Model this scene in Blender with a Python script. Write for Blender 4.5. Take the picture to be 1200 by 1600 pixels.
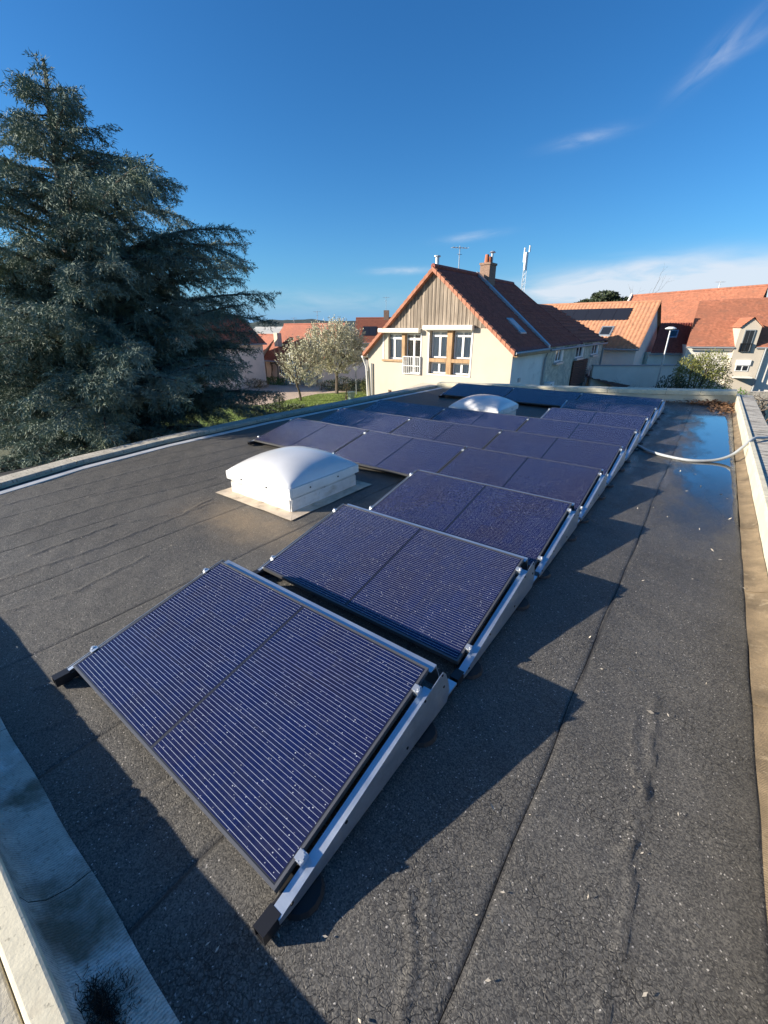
import bpy, math, random
import numpy as np
from mathutils import Vector, Matrix

for _o in list(bpy.data.objects):
    bpy.data.objects.remove(_o)
S = bpy.context.scene
COL = S.collection
R = math.radians

# ------------------------------------------------------------------ camera
CAM = Vector((2.5182, -0.4318, 1.8511))
YAW, PITCH, ROLL, FPX = -0.6422, 0.41513, -0.0034, 655.17
cd = bpy.data.cameras.new('camera'); cam = bpy.data.objects.new('camera', cd); COL.objects.link(cam)
_f = Vector((math.sin(YAW)*math.cos(PITCH), math.cos(YAW)*math.cos(PITCH), -math.sin(PITCH)))
_r0 = Vector((math.cos(YAW), -math.sin(YAW), 0)); _u0 = _r0.cross(_f)
_r = math.cos(ROLL)*_r0 + math.sin(ROLL)*_u0
_u = -math.sin(ROLL)*_r0 + math.cos(ROLL)*_u0
cam.matrix_world = Matrix(((_r.x, _u.x, -_f.x, CAM.x), (_r.y, _u.y, -_f.y, CAM.y), (_r.z, _u.z, -_f.z, CAM.z), (0, 0, 0, 1)))
cd.sensor_fit = 'VERTICAL'; cd.sensor_height = 36; cd.lens = 36*FPX/1600
cd.clip_start = 0.02; cd.clip_end = 6000
S.camera = cam
S.render.resolution_x, S.render.resolution_y = 768, 1024

# ------------------------------------------------------------------ world, sun
SUN_EL, SUN_AZ = R(19.8), R(227.8)
wd = bpy.data.worlds.new('World'); S.world = wd; wd.use_nodes = True
nt = wd.node_tree; N = nt.nodes; L = nt.links
for n in list(N): N.remove(n)
def wn(t, **k):
    n = N.new(t)
    for a, b in k.items(): setattr(n, a, b)
    return n
out = wn('ShaderNodeOutputWorld'); bg = wn('ShaderNodeBackground'); L.new(bg.outputs[0], out.inputs[0])
sky = wn('ShaderNodeTexSky'); sky.sky_type = 'NISHITA'; sky.sun_disc = False
sky.sun_elevation = SUN_EL; sky.sun_rotation = SUN_AZ; sky.air_density = 1.0; sky.dust_density = 0.7; sky.ozone_density = 3.0
hs = wn('ShaderNodeHueSaturation'); hs.inputs['Saturation'].default_value = 1.18; L.new(sky.outputs[0], hs.inputs['Color'])
bg.inputs['Strength'].default_value = 0.08
tc = wn('ShaderNodeTexCoord')
def vdot(vec):
    n = wn('ShaderNodeVectorMath', operation='DOT_PRODUCT'); L.new(tc.outputs['Generated'], n.inputs[0]); n.inputs[1].default_value = vec; return n.outputs['Value']
def wm(op, a, b=None, clamp=False):
    n = wn('ShaderNodeMath', operation=op); n.use_clamp = clamp
    for i, x in enumerate((a, b)):
        if x is None: continue
        if isinstance(x, (int, float)): n.inputs[i].default_value = x
        else: L.new(x, n.inputs[i])
    return n.outputs[0]
def wisp(c, along, sx, sy, amp, nsx, nsy, lo, seed):
    """one thin cloud: an elongated patch of streaky noise about the sky direction c"""
    c = Vector(c).normalized(); a = Vector(along); a = (a - c*a.dot(c)).normalized(); b = c.cross(a)
    w = wm('MAXIMUM', vdot(c), 0.001)
    x = wm('DIVIDE', vdot(a), w); y = wm('DIVIDE', vdot(b), w)
    xs = wm('DIVIDE', x, sx); ys = wm('DIVIDE', y, sy)
    r2 = wm('ADD', wm('MULTIPLY', xs, xs), wm('MULTIPLY', ys, ys))
    g = wm('EXPONENT', wm('MULTIPLY', r2, -1.0))
    front = wm('GREATER_THAN', vdot(c), 0.0)
    cx = wn('ShaderNodeCombineXYZ'); L.new(wm('MULTIPLY', x, nsx), cx.inputs[0]); L.new(wm('MULTIPLY', y, nsy), cx.inputs[1]); cx.inputs[2].default_value = seed
    no = wn('ShaderNodeTexNoise'); no.inputs['Scale'].default_value = 1; no.inputs['Detail'].default_value = 7; no.inputs['Roughness'].default_value = .55
    no.inputs['Distortion'].default_value = .6
    L.new(cx.outputs[0], no.inputs['Vector'])
    t = wm('MULTIPLY', wm('SUBTRACT', no.outputs['Fac'], lo), 1/(.85-lo), True)
    return wm('MULTIPLY', wm('MULTIPLY', t, g), wm('MULTIPLY', front, amp))
cl = [wisp((-.10, .93, .355), (.10, -.01, .07), .045, .014, .38, 14, 44, .30, 1.3),
      wisp((-.08, .928, .35), (.12, 0, .035), .05, .009, .28, 14, 50, .3, 8.3),
      wisp((-.262, .919, .288), (.15, .03, .012), .05, .008, .42, 14, 60, .25, 4.1),
      wisp((-.14, .983, .062), (.33, .05, .012), .22, .036, 2.1, 7, 30, .24, 7.7),
      wisp((.10, .99, .055), (.33, -.05, .01), .36, .040, 1.9, 6, 26, .26, 2.2),
      wisp((-.16, .983, .100), (.3, .05, .035), .10, .010, .9, 9, 40, .3, 12.9),
      wisp((-.445, .881, .162), (.15, .06, .012), .05, .006, .6, 14, 60, .3, 5.5),
      wisp((-.562, .82, .107), (.15, .1, .004), .06, .006, .8, 14, 60, .25, 9.9),
      wisp((-.70, .70, .05), (.2, .2, .0), .30, .020, .35, 8, 40, .3, 3.9)]
tot = cl[0]
for c_ in cl[1:]: tot = wm('ADD', tot, c_)
tot = wm('MINIMUM', tot, .82)
tint = wn('ShaderNodeMixRGB', blend_type='MULTIPLY'); tint.inputs[0].default_value = 1; L.new(hs.outputs[0], tint.inputs[1]); 
_sd = (math.sin(SUN_AZ)*math.cos(SUN_EL), math.cos(SUN_AZ)*math.cos(SUN_EL), math.sin(SUN_EL))
_mr = wn('ShaderNodeMapRange'); _mr.interpolation_type = 'SMOOTHSTEP'; L.new(vdot(_sd), _mr.inputs[0]); _mr.inputs[1].default_value = .62; _mr.inputs[2].default_value = 1.0
_tm = wn('ShaderNodeMixRGB'); L.new(_mr.outputs[0], _tm.inputs[0]); _tm.inputs[1].default_value = (.40, .78, 1.04, 1); _tm.inputs[2].default_value = (.85, .95, 1.0, 1); L.new(_tm.outputs[0], tint.inputs[2])
_sep = wn('ShaderNodeSeparateXYZ'); L.new(tc.outputs['Generated'], _sep.inputs[0])
_hz = wm('MULTIPLY', wm('EXPONENT', wm('MULTIPLY', wm('ABSOLUTE', _sep.outputs[2]), -14.0)), .85)
haze = wn('ShaderNodeMixRGB'); L.new(_hz, haze.inputs[0]); L.new(tint.outputs[0], haze.inputs[1]); haze.inputs[2].default_value = (1.5, 3.15, 5.8, 1)
mixc = wn('ShaderNodeMixRGB'); L.new(tot, mixc.inputs[0]); L.new(haze.outputs[0], mixc.inputs[1]); mixc.inputs[2].default_value = (5.0, 5.3, 5.8, 1)
L.new(mixc.outputs[0], bg.inputs['Color'])

sd = bpy.data.lights.new('sun', 'SUN'); sun = bpy.data.objects.new('sun', sd); COL.objects.link(sun)
sd.energy = 5.0; sd.angle = R(.53); sd.color = (1.0, .90, .76)
_sdir = Vector((math.sin(SUN_AZ)*math.cos(SUN_EL), math.cos(SUN_AZ)*math.cos(SUN_EL), math.sin(SUN_EL)))
sun.rotation_euler = _sdir.to_track_quat('Z', 'Y').to_euler(); sun.location = (-30, -30, 40)
S.view_settings.view_transform = 'Standard'; S.view_settings.look = 'None'; S.view_settings.exposure = 1.03; S.view_settings.gamma = 1
S.view_settings.use_curve_mapping = False

# ------------------------------------------------------------------ material helpers
MATS = {}
def mat(name, col, rough=.7, metal=0., var=None, var2=None, bump=None, bump2=None, coat=0., coat_rough=.05, spec=.5, ior=None, rand=0., rvar=None):
    """procedural principled material: var=(scale, amount), var2=(scale, colour, lo, hi), bump=(scale, strength, dist), rvar=(scale, lo, hi)"""
    m = bpy.data.materials.new(name); m.use_nodes = True; MATS[name] = m
    nt = m.node_tree; p = nt.nodes['Principled BSDF']; ln = nt.links.new
    p.inputs['Roughness'].default_value = rough; p.inputs['Metallic'].default_value = metal
    p.inputs['Specular IOR Level'].default_value = spec
    if ior: p.inputs['IOR'].default_value = ior
    if coat: p.inputs['Coat Weight'].default_value = coat; p.inputs['Coat Roughness'].default_value = coat_rough
    tc = nt.nodes.new('ShaderNodeTexCoord').outputs['Object']
    def noise(sc, det=5, vec=None, rough=.6):
        n = nt.nodes.new('ShaderNodeTexNoise'); n.inputs['Detail'].default_value = det; n.inputs['Roughness'].default_value = rough
        if isinstance(sc, tuple):
            mp = nt.nodes.new('ShaderNodeMapping'); mp.inputs['Scale'].default_value = sc; ln(vec or tc, mp.inputs[0]); ln(mp.outputs[0], n.inputs['Vector']); n.inputs['Scale'].default_value = 1
        else:
            n.inputs['Scale'].default_value = sc; ln(vec or tc, n.inputs['Vector'])
        return n.outputs['Fac']
    def rng(x, lo, hi, a=0., b=1.):
        r = nt.nodes.new('ShaderNodeMapRange'); r.clamp = True
        for i, v in enumerate((lo, hi, a, b)): r.inputs[i+1].default_value = v
        ln(x, r.inputs[0]); return r.outputs[0]
    c = None
    def mixcol(fac, a, b, mode='MIX'):
        n = nt.nodes.new('ShaderNodeMixRGB'); n.blend_type = mode
        for i, x in enumerate((fac, a, b)):
            if isinstance(x, (int, float)): n.inputs[i].default_value = x
            elif isinstance(x, tuple): n.inputs[i].default_value = (*x[:3], 1)
            else: ln(x, n.inputs[i])
        return n.outputs[0]
    c = tuple(col)
    if var:
        f = rng(noise(var[0]), .3, .7)
        a = tuple(max(0, x*(1-var[1])) for x in col); b = tuple(min(1, x*(1+var[1])) for x in col)
        c = mixcol(f, a, b)
    if var2:
        for v in (var2 if isinstance(var2, list) else [var2]):
            c = mixcol(rng(noise(v[0]), v[2], v[3], 0, v[4] if len(v) > 4 else 1), c, tuple(v[1]))
    if rand:
        oi = nt.nodes.new('ShaderNodeObjectInfo')
        hv = nt.nodes.new('ShaderNodeHueSaturation'); ln(rng(oi.outputs['Random'], 0, 1, 1-rand, 1+rand), hv.inputs['Value'])
        if isinstance(c, tuple): hv.inputs['Color'].default_value = (*c, 1)
        else: ln(c, hv.inputs['Color'])
        c = hv.outputs[0]
    if isinstance(c, tuple): p.inputs['Base Color'].default_value = (*c, 1)
    else: ln(c, p.inputs['Base Color'])
    if rvar: ln(rng(noise(rvar[0]), .35, .65, rvar[1], rvar[2]), p.inputs['Roughness'])
    prev = None
    for b in (bump, bump2):
        if not b: continue
        n = nt.nodes.new('ShaderNodeBump'); n.inputs['Strength'].default_value = b[1]; n.inputs['Distance'].default_value = b[2] if len(b) > 2 else .01
        ln(noise(b[0]), n.inputs['Height'])
        if prev: ln(prev, n.inputs['Normal'])
        prev = n.outputs[0]
    if prev: ln(prev, p.inputs['Normal'])
    m['api'] = 1
    return m

def felt_material():
    """mineral granule roofing felt: grain, alligator cracks, worn sheen, wet low corner by the drain side"""
    m = bpy.data.materials.new('bitumen_felt'); m.use_nodes = True; nt = m.node_tree; p = nt.nodes['Principled BSDF']; ln = nt.links.new
    tc = nt.nodes.new('ShaderNodeNewGeometry').outputs['Position']
    def new(t, **k):
        n = nt.nodes.new(t)
        for a, b in k.items(): setattr(n, a, b)
        return n
    def noise(sc, det=4, vec=tc, ro=.6):
        n = new('ShaderNodeTexNoise'); n.inputs['Detail'].default_value = det; n.inputs['Roughness'].default_value = ro
        if isinstance(sc, tuple):
            mp = new('ShaderNodeMapping'); mp.inputs['Scale'].default_value = sc; ln(vec, mp.inputs[0]); ln(mp.outputs[0], n.inputs['Vector']); n.inputs['Scale'].default_value = 1
        else: n.inputs['Scale'].default_value = sc; ln(vec, n.inputs['Vector'])
        return n.outputs['Fac']
    def rng(x, lo, hi, a=0., b=1.):
        r = new('ShaderNodeMapRange'); r.clamp = True
        for i, v in enumerate((lo, hi, a, b)): r.inputs[i+1].default_value = v
        ln(x, r.inputs[0]); return r.outputs[0]
    def mx(f, a, b, mode='MIX'):
        n = new('ShaderNodeMixRGB', blend_type=mode)
        for i, x in enumerate((f, a, b)):
            if isinstance(x, (int, float)): n.inputs[i].default_value = x
            elif isinstance(x, tuple): n.inputs[i].default_value = (*x[:3], 1)
            else: ln(x, n.inputs[i])
        return n.outputs[0]
    def mt(op, a, b=0., cl=False):
        n = new('ShaderNodeMath', operation=op); n.use_clamp = cl
        for i, x in enumerate((a, b)):
            if isinstance(x, (int, float)): n.inputs[i].default_value = x
            else: ln(x, n.inputs[i])
        return n.outputs[0]
    sp = new('ShaderNodeSeparateXYZ'); ln(tc, sp.inputs[0]); X, Y = sp.outputs[0], sp.outputs[1]
    grain = noise(118, 4, ro=.8); fine = noise(300, 2); big = noise(1.1, 5); mid = noise(5, 5)
    vg = new('ShaderNodeTexVoronoi'); vg.inputs['Scale'].default_value = 215; ln(tc, vg.inputs['Vector'])
    sg = new('ShaderNodeSeparateColor'); ln(vg.outputs['Color'], sg.inputs[0]); gr = sg.outputs[0]
    oi = new('ShaderNodeObjectInfo')
    base = mx(rng(big, .35, .68), (.078, .072, .064), (.120, .111, .097))
    base = mx(rng(oi.outputs['Random'], 0, 1, 0, .45), base, (.125, .118, .106))
    base = mx(rng(mid, .35, .7, 0, .5), base, (.060, .057, .053))
    base = mx(mt('MULTIPLY', rng(gr, .50, .98), .52), base, (.25, .232, .195), 'MIX')
    base = mx(rng(gr, .05, .40, .62, 0), base, (.018, .017, .016))
    spk = rng(sg.outputs[1], .988, .996); base = mx(mt('MULTIPLY', spk, .8), base, (.60, .56, .50))
    # rust and silt stain round the front of the rooflight
    wav = mt('MULTIPLY', mt('SUBTRACT', noise(2.3, 4), .5), .7)
    dx = mt('ADD', mt('SUBTRACT', X, -1.0), wav); dy = mt('ADD', mt('SUBTRACT', Y, 1.86), wav)
    rr = mt('ADD', mt('MULTIPLY', mt('MULTIPLY', dx, dx), 2.2), mt('MULTIPLY', mt('MULTIPLY', dy, dy), 14.))
    st = mt('MULTIPLY', mt('EXPONENT', mt('MULTIPLY', rr, -1.)), rng(grain, .3, .6, .25, .8))
    base = mx(st, base, (.36, .26, .15))
    # cracks
    wv = new('ShaderNodeVectorMath', operation='SCALE'); nn = new('ShaderNodeTexNoise'); nn.inputs['Scale'].default_value = 14; nn.inputs['Detail'].default_value = 4; ln(tc, nn.inputs['Vector'])
    ln(nn.outputs['Color'], wv.inputs[0]); wv.inputs['Scale'].default_value = .05
    ad = new('ShaderNodeVectorMath', operation='ADD'); ln(tc, ad.inputs[0]); ln(wv.outputs[0], ad.inputs[1])
    vo = new('ShaderNodeTexVoronoi', feature='DISTANCE_TO_EDGE'); vo.inputs['Scale'].default_value = 40; ln(ad.outputs[0], vo.inputs['Vector'])
    cmask = mt('MULTIPLY', rng(noise(1.6, 4), .42, .58), rng(X, .6, 1.6, .45, 1.))
    crack = mt('MULTIPLY', rng(vo.outputs['Distance'], .010, .055, 1, 0), cmask)
    base = mx(mt('MULTIPLY', crack, .65), base, (.014, .013, .013))
    for sx in (-3.17, -2.24, -1.37, -.43, .52, 1.40, 2.33):
        w_ = mt('ADD', mt('SUBTRACT', X, sx+.004), mt('MULTIPLY', mt('SUBTRACT', noise((7, 2.2, 1), 3), .5), .03))
        base = mx(mt('MULTIPLY', rng(mt('ABSOLUTE', w_), .004, .016, .8, 0), rng(noise((2, 1.4, 1), 3), .35, .6, .3, 1)), base, (.014, .013, .013))
    # wet part: low right side of the roof
    wn_ = mt('MULTIPLY', mt('SUBTRACT', noise((1.5, .5, 1), 4), .5), 1.5)
    film = mt('MULTIPLY', rng(mt('ADD', Y, wn_), 3.6, 6.2), rng(mt('ADD', X, mt('MULTIPLY', wn_, .5)), 2.25, 2.85))
    streak = mt('MULTIPLY', rng(Y, 3.4, 6.5), mt('MULTIPLY', rng(X, 1.6, 1.75), mt('MULTIPLY', rng(X, 2.9, 2.5), rng(noise((5, 1.1, 1), 5), .50, .64))))
    film = mt('MAXIMUM', film, mt('MULTIPLY', streak, .75))
    wx = rng(mt('ADD', X, wn_), 1.7, 3.0); wy = rng(mt('ADD', Y, wn_), 2.0, 5.0)
    wet = mt('MULTIPLY', wx, wy)
    wet2 = mt('MULTIPLY', rng(mt('ADD', Y, wn_), 3.2, 6.), mt('MULTIPLY', rng(X, 1.6, 1.9), rng(noise((3, .8, 1), 4), .40, .58, .15, .8)))
    wet = mt('MAXIMUM', wet, wet2)
    edge = mt('MULTIPLY', rng(X, 2.86, 3.08), rng(noise((2., .7, 1), 4), .3, .6, .45, 1))
    base = mx(mt('MULTIPLY', mt('MAXIMUM', wet, edge), .45), base, (.018, .017, .017))
    ln(base, p.inputs['Base Color'])
    ln(mt('SUBTRACT', rng(wet, 0, 1, .62, .36), mt('MULTIPLY', film, .22)), p.inputs['Roughness'])
    p.inputs['Specular IOR Level'].default_value = .45
    b1 = new('ShaderNodeBump'); ln(rng(film, 0, 1, .75, .12), b1.inputs['Strength']); b1.inputs['Distance'].default_value = .005; ln(mt('ADD', gr, mt('MULTIPLY', grain, .8)), b1.inputs['Height'])
    b2 = new('ShaderNodeBump'); b2.inputs['Strength'].default_value = .7; b2.inputs['Distance'].default_value = .006; ln(mt('SUBTRACT', 1., crack), b2.inputs['Height']); ln(b1.outputs[0], b2.inputs['Normal'])
    b3 = new('ShaderNodeBump'); b3.inputs['Strength'].default_value = .4; b3.inputs['Distance'].default_value = .03; ln(mid, b3.inputs['Height']); ln(b2.outputs[0], b3.inputs['Normal'])
    ln(b3.outputs[0], p.inputs['Normal'])
    return m

def cell_material():
    m = bpy.data.materials.new('solar_cell'); m.use_nodes = True; nt = m.node_tree; p = nt.nodes['Principled BSDF']; ln = nt.links.new
    new = nt.nodes.new
    tc = new('ShaderNodeTexCoord').outputs['Object']; geo = new('ShaderNodeNewGeometry').outputs['Position']
    oi = new('ShaderNodeObjectInfo')
    n1 = new('ShaderNodeTexNoise'); n1.inputs['Scale'].default_value = 1.7; n1.inputs['Detail'].default_value = 3; ln(geo, n1.inputs['Vector'])
    def rng(x, lo, hi, a=0., b=1.):
        r = new('ShaderNodeMapRange'); r.clamp = True
        for i, v in enumerate((lo, hi, a, b)): r.inputs[i+1].default_value = v
        ln(x, r.inputs[0]); return r.outputs[0]
    def mx(f, a, b):
        n = new('ShaderNodeMixRGB')
        for i, x in enumerate((f, a, b)):
            if isinstance(x, (int, float)): n.inputs[i].default_value = x
            elif isinstance(x, tuple): n.inputs[i].default_value = (*x[:3], 1)
            else: ln(x, n.inputs[i])
        return n.outputs[0]
    c = mx(rng(n1.outputs['Fac'], .35, .65), (.0085, .0140, .058), (.0125, .0120, .042))
    c = mx(rng(oi.outputs['Random'], 0, 1, 0, .55), c, (.006, .0125, .070))
    # dew sparkle painted into the colour as white specks, then thin dust
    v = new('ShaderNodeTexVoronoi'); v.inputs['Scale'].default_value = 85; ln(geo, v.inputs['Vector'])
    n2 = new('ShaderNodeTexNoise'); n2.inputs['Scale'].default_value = 30; ln(geo, n2.inputs['Vector'])
    def mth(op, a, b):
        n = new('ShaderNodeMath'); n.operation = op
        for i, x in enumerate((a, b)):
            if isinstance(x, (int, float)): n.inputs[i].default_value = x
            else: ln(x, n.inputs[i])
        return n.outputs[0]
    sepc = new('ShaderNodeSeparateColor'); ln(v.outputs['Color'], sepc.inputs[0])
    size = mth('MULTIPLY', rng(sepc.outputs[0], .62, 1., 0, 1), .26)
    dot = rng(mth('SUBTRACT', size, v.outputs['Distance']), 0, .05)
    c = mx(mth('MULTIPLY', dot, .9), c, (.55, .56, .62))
    c = mx(rng(n2.outputs['Fac'], .45, .75, 0, .05), c, (.22, .22, .25))
    ln(c, p.inputs['Base Color'])
    p.inputs['Roughness'].default_value = .8; p.inputs['Specular IOR Level'].default_value = 0.
    p.inputs['Coat Weight'].default_value = 1.; p.inputs['Coat Roughness'].default_value = .04; p.inputs['Coat IOR'].default_value = 1.5
    n3 = new('ShaderNodeTexNoise'); n3.inputs['Scale'].default_value = 60; n3.inputs['Detail'].default_value = 3; ln(geo, n3.inputs['Vector'])
    b = new('ShaderNodeBump'); b.inputs['Strength'].default_value = .09; b.inputs['Distance'].default_value = .004; ln(n3.outputs['Fac'], b.inputs['Height'])
    ln(b.outputs[0], p.inputs['Coat Normal'])
    return m

def ribbed(name, col, ribs, axis, var2=None, rough=.6):
    m = mat(name, col, rough, 0, var=(6, .25), var2=var2)
    nt = m.node_tree; ln = nt.links.new; p = nt.nodes['Principled BSDF']
    tc = nt.nodes.new('ShaderNodeTexCoord').outputs['Object']
    w = nt.nodes.new('ShaderNodeTexWave'); w.wave_profile = 'SIN'; w.bands_direction = axis; w.inputs['Scale'].default_value = ribs; w.inputs['Distortion'].default_value = 3.5; w.inputs['Detail'].default_value = 2; w.inputs['Detail Scale'].default_value = 4; ln(tc, w.inputs['Vector'])
    src = p.inputs['Base Color'].links[0].from_socket
    mr = nt.nodes.new('ShaderNodeMapRange'); ln(w.outputs['Fac'], mr.inputs[0]); mr.inputs[1].default_value = .1; mr.inputs[2].default_value = .6; mr.inputs[3].default_value = .74; mr.inputs[4].default_value = 1.05
    hv = nt.nodes.new('ShaderNodeHueSaturation'); ln(src, hv.inputs['Color']); ln(mr.outputs[0], hv.inputs['Value']); ln(hv.outputs[0], p.inputs['Base Color'])   # rib shading painted into the colour, darker in the grooves
    b = nt.nodes.new('ShaderNodeBump'); b.inputs['Strength'].default_value = .45; b.inputs['Distance'].default_value = .006; ln(w.outputs['Fac'], b.inputs['Height']); ln(b.outputs[0], p.inputs['Normal'])
    return m

def glass_pane(name, tint=(.94, .96, .97)):
    m = bpy.data.materials.new(name); m.use_nodes = True; nt = m.node_tree; ln = nt.links.new
    for n in list(nt.nodes): nt.nodes.remove(n)
    o = nt.nodes.new('ShaderNodeOutputMaterial'); t = nt.nodes.new('ShaderNodeBsdfTransparent'); t.inputs[0].default_value = (*tint, 1)
    g = nt.nodes.new('ShaderNodeBsdfGlossy'); g.inputs['Roughness'].default_value = .03
    f = nt.nodes.new('ShaderNodeFresnel'); f.inputs['IOR'].default_value = 1.6; mx = nt.nodes.new('ShaderNodeMixShader')
    ln(f.outputs[0], mx.inputs[0]); ln(t.outputs[0], mx.inputs[1]); ln(g.outputs[0], mx.inputs[2]); ln(mx.outputs[0], o.inputs[0])
    return m

M = {}
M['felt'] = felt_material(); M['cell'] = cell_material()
M['back'] = mat('cell_backing', (.008, .008, .012), .5, coat=1, coat_rough=.08)
M['wire'] = mat('silver_wire', (.80, .80, .82), .34, .72)
M['black_frame'] = mat('black_anodised_frame', (.15, .15, .155), .38, .6)
M['alu'] = mat('brushed_aluminium', (.62, .68, .74), .36, .85, var=((2, 30, 30), .08), rvar=(8, .3, .42))
M['clamp'] = mat('zinc_clamp', (.70, .72, .73), .28, .75)
M['rubber'] = mat('black_rubber', (.012, .012, .013), .6)
M['plastic'] = mat('black_plastic', (.018, .018, .02), .4)
M['deck'] = mat('bitumen_underlay', (.008, .008, .008), .8)
M['wall_cream'] = mat('cream_parapet_render', (.58, .53, .40), .85, var=(3, .12), var2=[((1.2, 1.2, 9), (.30, .26, .19), .55, .8, .5), (18, (.33, .29, .22), .6, .75, .5)], bump=(60, .3, .005))
M['coping'] = mat('weathered_coping', (.46, .42, .34), .9, var=(5, .2), var2=[((9, 40, 9), (.16, .14, .115), .54, .68, .85), (26, (.62, .58, .49), .6, .72, .6), (70, (.12, .11, .09), .62, .7, .7)], bump=(50, .5, .006))
M['coping_side'] = mat('weathered_coping_streaked', (.52, .48, .40), .9, var=(5, .2), var2=[((4, 18, 4), (.15, .13, .105), .50, .60, .9), ((2, 30, 2), (.2, .18, .14), .56, .66, .8), (30, (.66, .62, .54), .6, .72, .6)], bump=(50, .5, .006))
M['lichen'] = mat('lichen_concrete', (.46, .42, .33), .9, var=(9, .25), var2=[(14, (.19, .18, .14), .53, .6, .8), (40, (.60, .56, .47), .6, .68, .7)], bump=(60, .6, .006))
M['lip'] = mat('cream_coping_lip', (.66, .60, .44), .8, var=(7, .15), var2=[(34, (.22, .20, .15), .62, .69, .8), (9, (.45, .36, .24), .6, .75, .5)], bump=(80, .3, .004))
M['foil_grey'] = ribbed('grey_foil_flashing', (.56, .51, .43), 30, 'X', var2=[(4.5, (.80, .76, .70), .52, .66, .85), (3.2, (.13, .115, .075), .46, .62, .95), (50, (.2, .18, .14), .54, .7, .6)], rough=.55)
M['foil_brown'] = ribbed('brown_stained_flashing', (.25, .185, .11), 34, 'Y', var2=[(3.5, (.10, .075, .045), .5, .68, .75), (9, (.40, .32, .21), .58, .7, .7)], rough=.7)
M['white_strip'] = mat('white_painted_flashing', (.62, .61, .58), .6, var=(4, .12), var2=[(12, (.3, .28, .25), .6, .75, .6)])
M['moss'] = mat('dead_moss', (.045, .032, .022), .95, var=(40, .5))
M['dome'] = mat('opal_acrylic_dome', (.62, .62, .62), .3, coat=.5, coat_rough=.12, var=(3, .05))
M['white_frame'] = mat('weathered_white_frame', (.66, .65, .63), .6, var=(6, .1), var2=[((3, 3, 14), (.42, .36, .27), .55, .75, .6)])
M['kerb'] = mat('grimy_white_kerb', (.60, .59, .57), .65, var=(5, .15), var2=[((4, 4, 9), (.36, .31, .23), .52, .72, .7), (22, (.26, .24, .2), .62, .72, .5)], bump=(30, .25, .005))
M['kerb_skirt'] = mat('stained_bitumen_skirt', (.56, .46, .34), .75, var=(5, .25), var2=[(7, (.2, .15, .1), .52, .7, .8), (20, (.55, .5, .42), .6, .72, .6)], bump=(40, .4, .006))
M['hose'] = mat('grey_conduit', (.36, .38, .39), .55, var=(20, .08))
M['dark'] = mat('dark_bolt', (.02, .02, .022), .5, .3)
M['leaf_dead'] = mat('dry_brown_leaf', (.20, .105, .05), .85, var=(9, .5))
M['chip'] = mat('pale_debris', (.45, .40, .32), .8, var=(12, .4))
# houses
M['cream'] = mat('cream_render', (.50, .445, .365), .9, var=(1.3, .05), var2=[((.8, .8, .35), (.43, .37, .29), .52, .8, .45)], bump=(45, .25, .006))
M['grey_render'] = mat('pale_grey_render', (.80, .76, .70), .9, var=(.9, .1), var2=[((.6, .6, 1.1), (.33, .3, .26), .55, .75, .6)], bump=(40, .3, .006))
M['rubble'] = mat('old_rubble_render', (.62, .53, .42), .95, var=(3.2, .3), var2=[(1.1, (.42, .39, .33), .5, .65, .8), (9, (.2, .175, .14), .56, .66, .8)], bump=(9, .6, .03))
M['pink_render'] = mat('beige_pink_render', (.66, .53, .40), .9, var=(1.2, .07), bump=(45, .2, .006))
M['white_render'] = mat('white_render', (.72, .68, .60), .9, var=(1.2, .07), var2=[((.7, .7, .3), (.5, .47, .4), .55, .8, .4)], bump=(45, .2, .006))
M['shade_render'] = mat('shaded_wall_render', (.80, .69, .60), .9, var=(.8, .1), bump=(45, .2, .006))  # shaded copy of the wall renders, its pale tone stands in for lifted shade
M['tile_red'] = mat('dark_red_clay_tile', (.27, .068, .048), .75, var=((6, 6, 6), .4), var2=(1.3, (.19, .052, .042), .5, .7, .7))
M['tile_verge'] = mat('orange_verge_tile', (.38, .15, .085), .75, var=(5, .3))
M['tile_mid'] = mat('old_red_tile', (.30, .088, .055), .75, var=(6, .3))
M['tile_orange'] = mat('orange_plain_tile', (.36, .135, .078), .85, var=(5, .35), var2=[(.5, (.29, .115, .07), .45, .66, .85), (1.7, (.22, .105, .07), .54, .70, .8), (9, (.50, .20, .10), .6, .72, .7)])
M['tile_tan'] = mat('tan_pantile', (.40, .19, .105), .8, var=((4, 4, 4), .25), var2=(.8, (.30, .15, .095), .5, .7, .6))
M['tile_brown'] = mat('red_brown_tile', (.30, .10, .06), .8, var=(5, .2), var2=(.6, (.23, .08, .055), .5, .7, .6))
M['flashing'] = mat('zinc_flashing', (.36, .40, .43), .45, .6, var=(4, .15))
M['boards'] = mat('weathered_boarding', (.275, .225, .175), .9, var=((14, 14, 1.2), .35), var2=((22, 22, 2.2), (.17, .125, .09), .55, .7, .8), rand=.28)
M['wood'] = mat('oak_beam', (.38, .235, .12), .75, var=((9, 9, 2), .3))
M['shutter_wood'] = mat('red_brown_slat', (.15, .055, .035), .8, var=(6, .3))
M['white'] = mat('white_upvc', (.78, .78, .76), .4)
M['cream_box'] = mat('cream_shutter_box', (.80, .76, .66), .5)
M['glass'] = glass_pane('window_glass'); M['dark_glass'] = mat('dark_glazing', (.02, .024, .03), .06, coat=.5)
M['curtain'] = mat('grey_net_curtain', (.88, .88, .88), .9, var=((30, 30, .8), .2))
M['gutter'] = mat('grey_gutter', (.30, .32, .33), .5, .2)
M['gutter_white'] = mat('white_gutter', (.70, .69, .64), .5)
M['brick'] = mat('chimney_brick', (.26, .17, .125), .9, var=(14, .35), bump=(30, .4, .01))
M['pot'] = mat('clay_pot', (.42, .13, .06), .8)
M['steel'] = mat('galvanised_steel', (.50, .52, .54), .45, .7, var=(6, .1))
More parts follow.
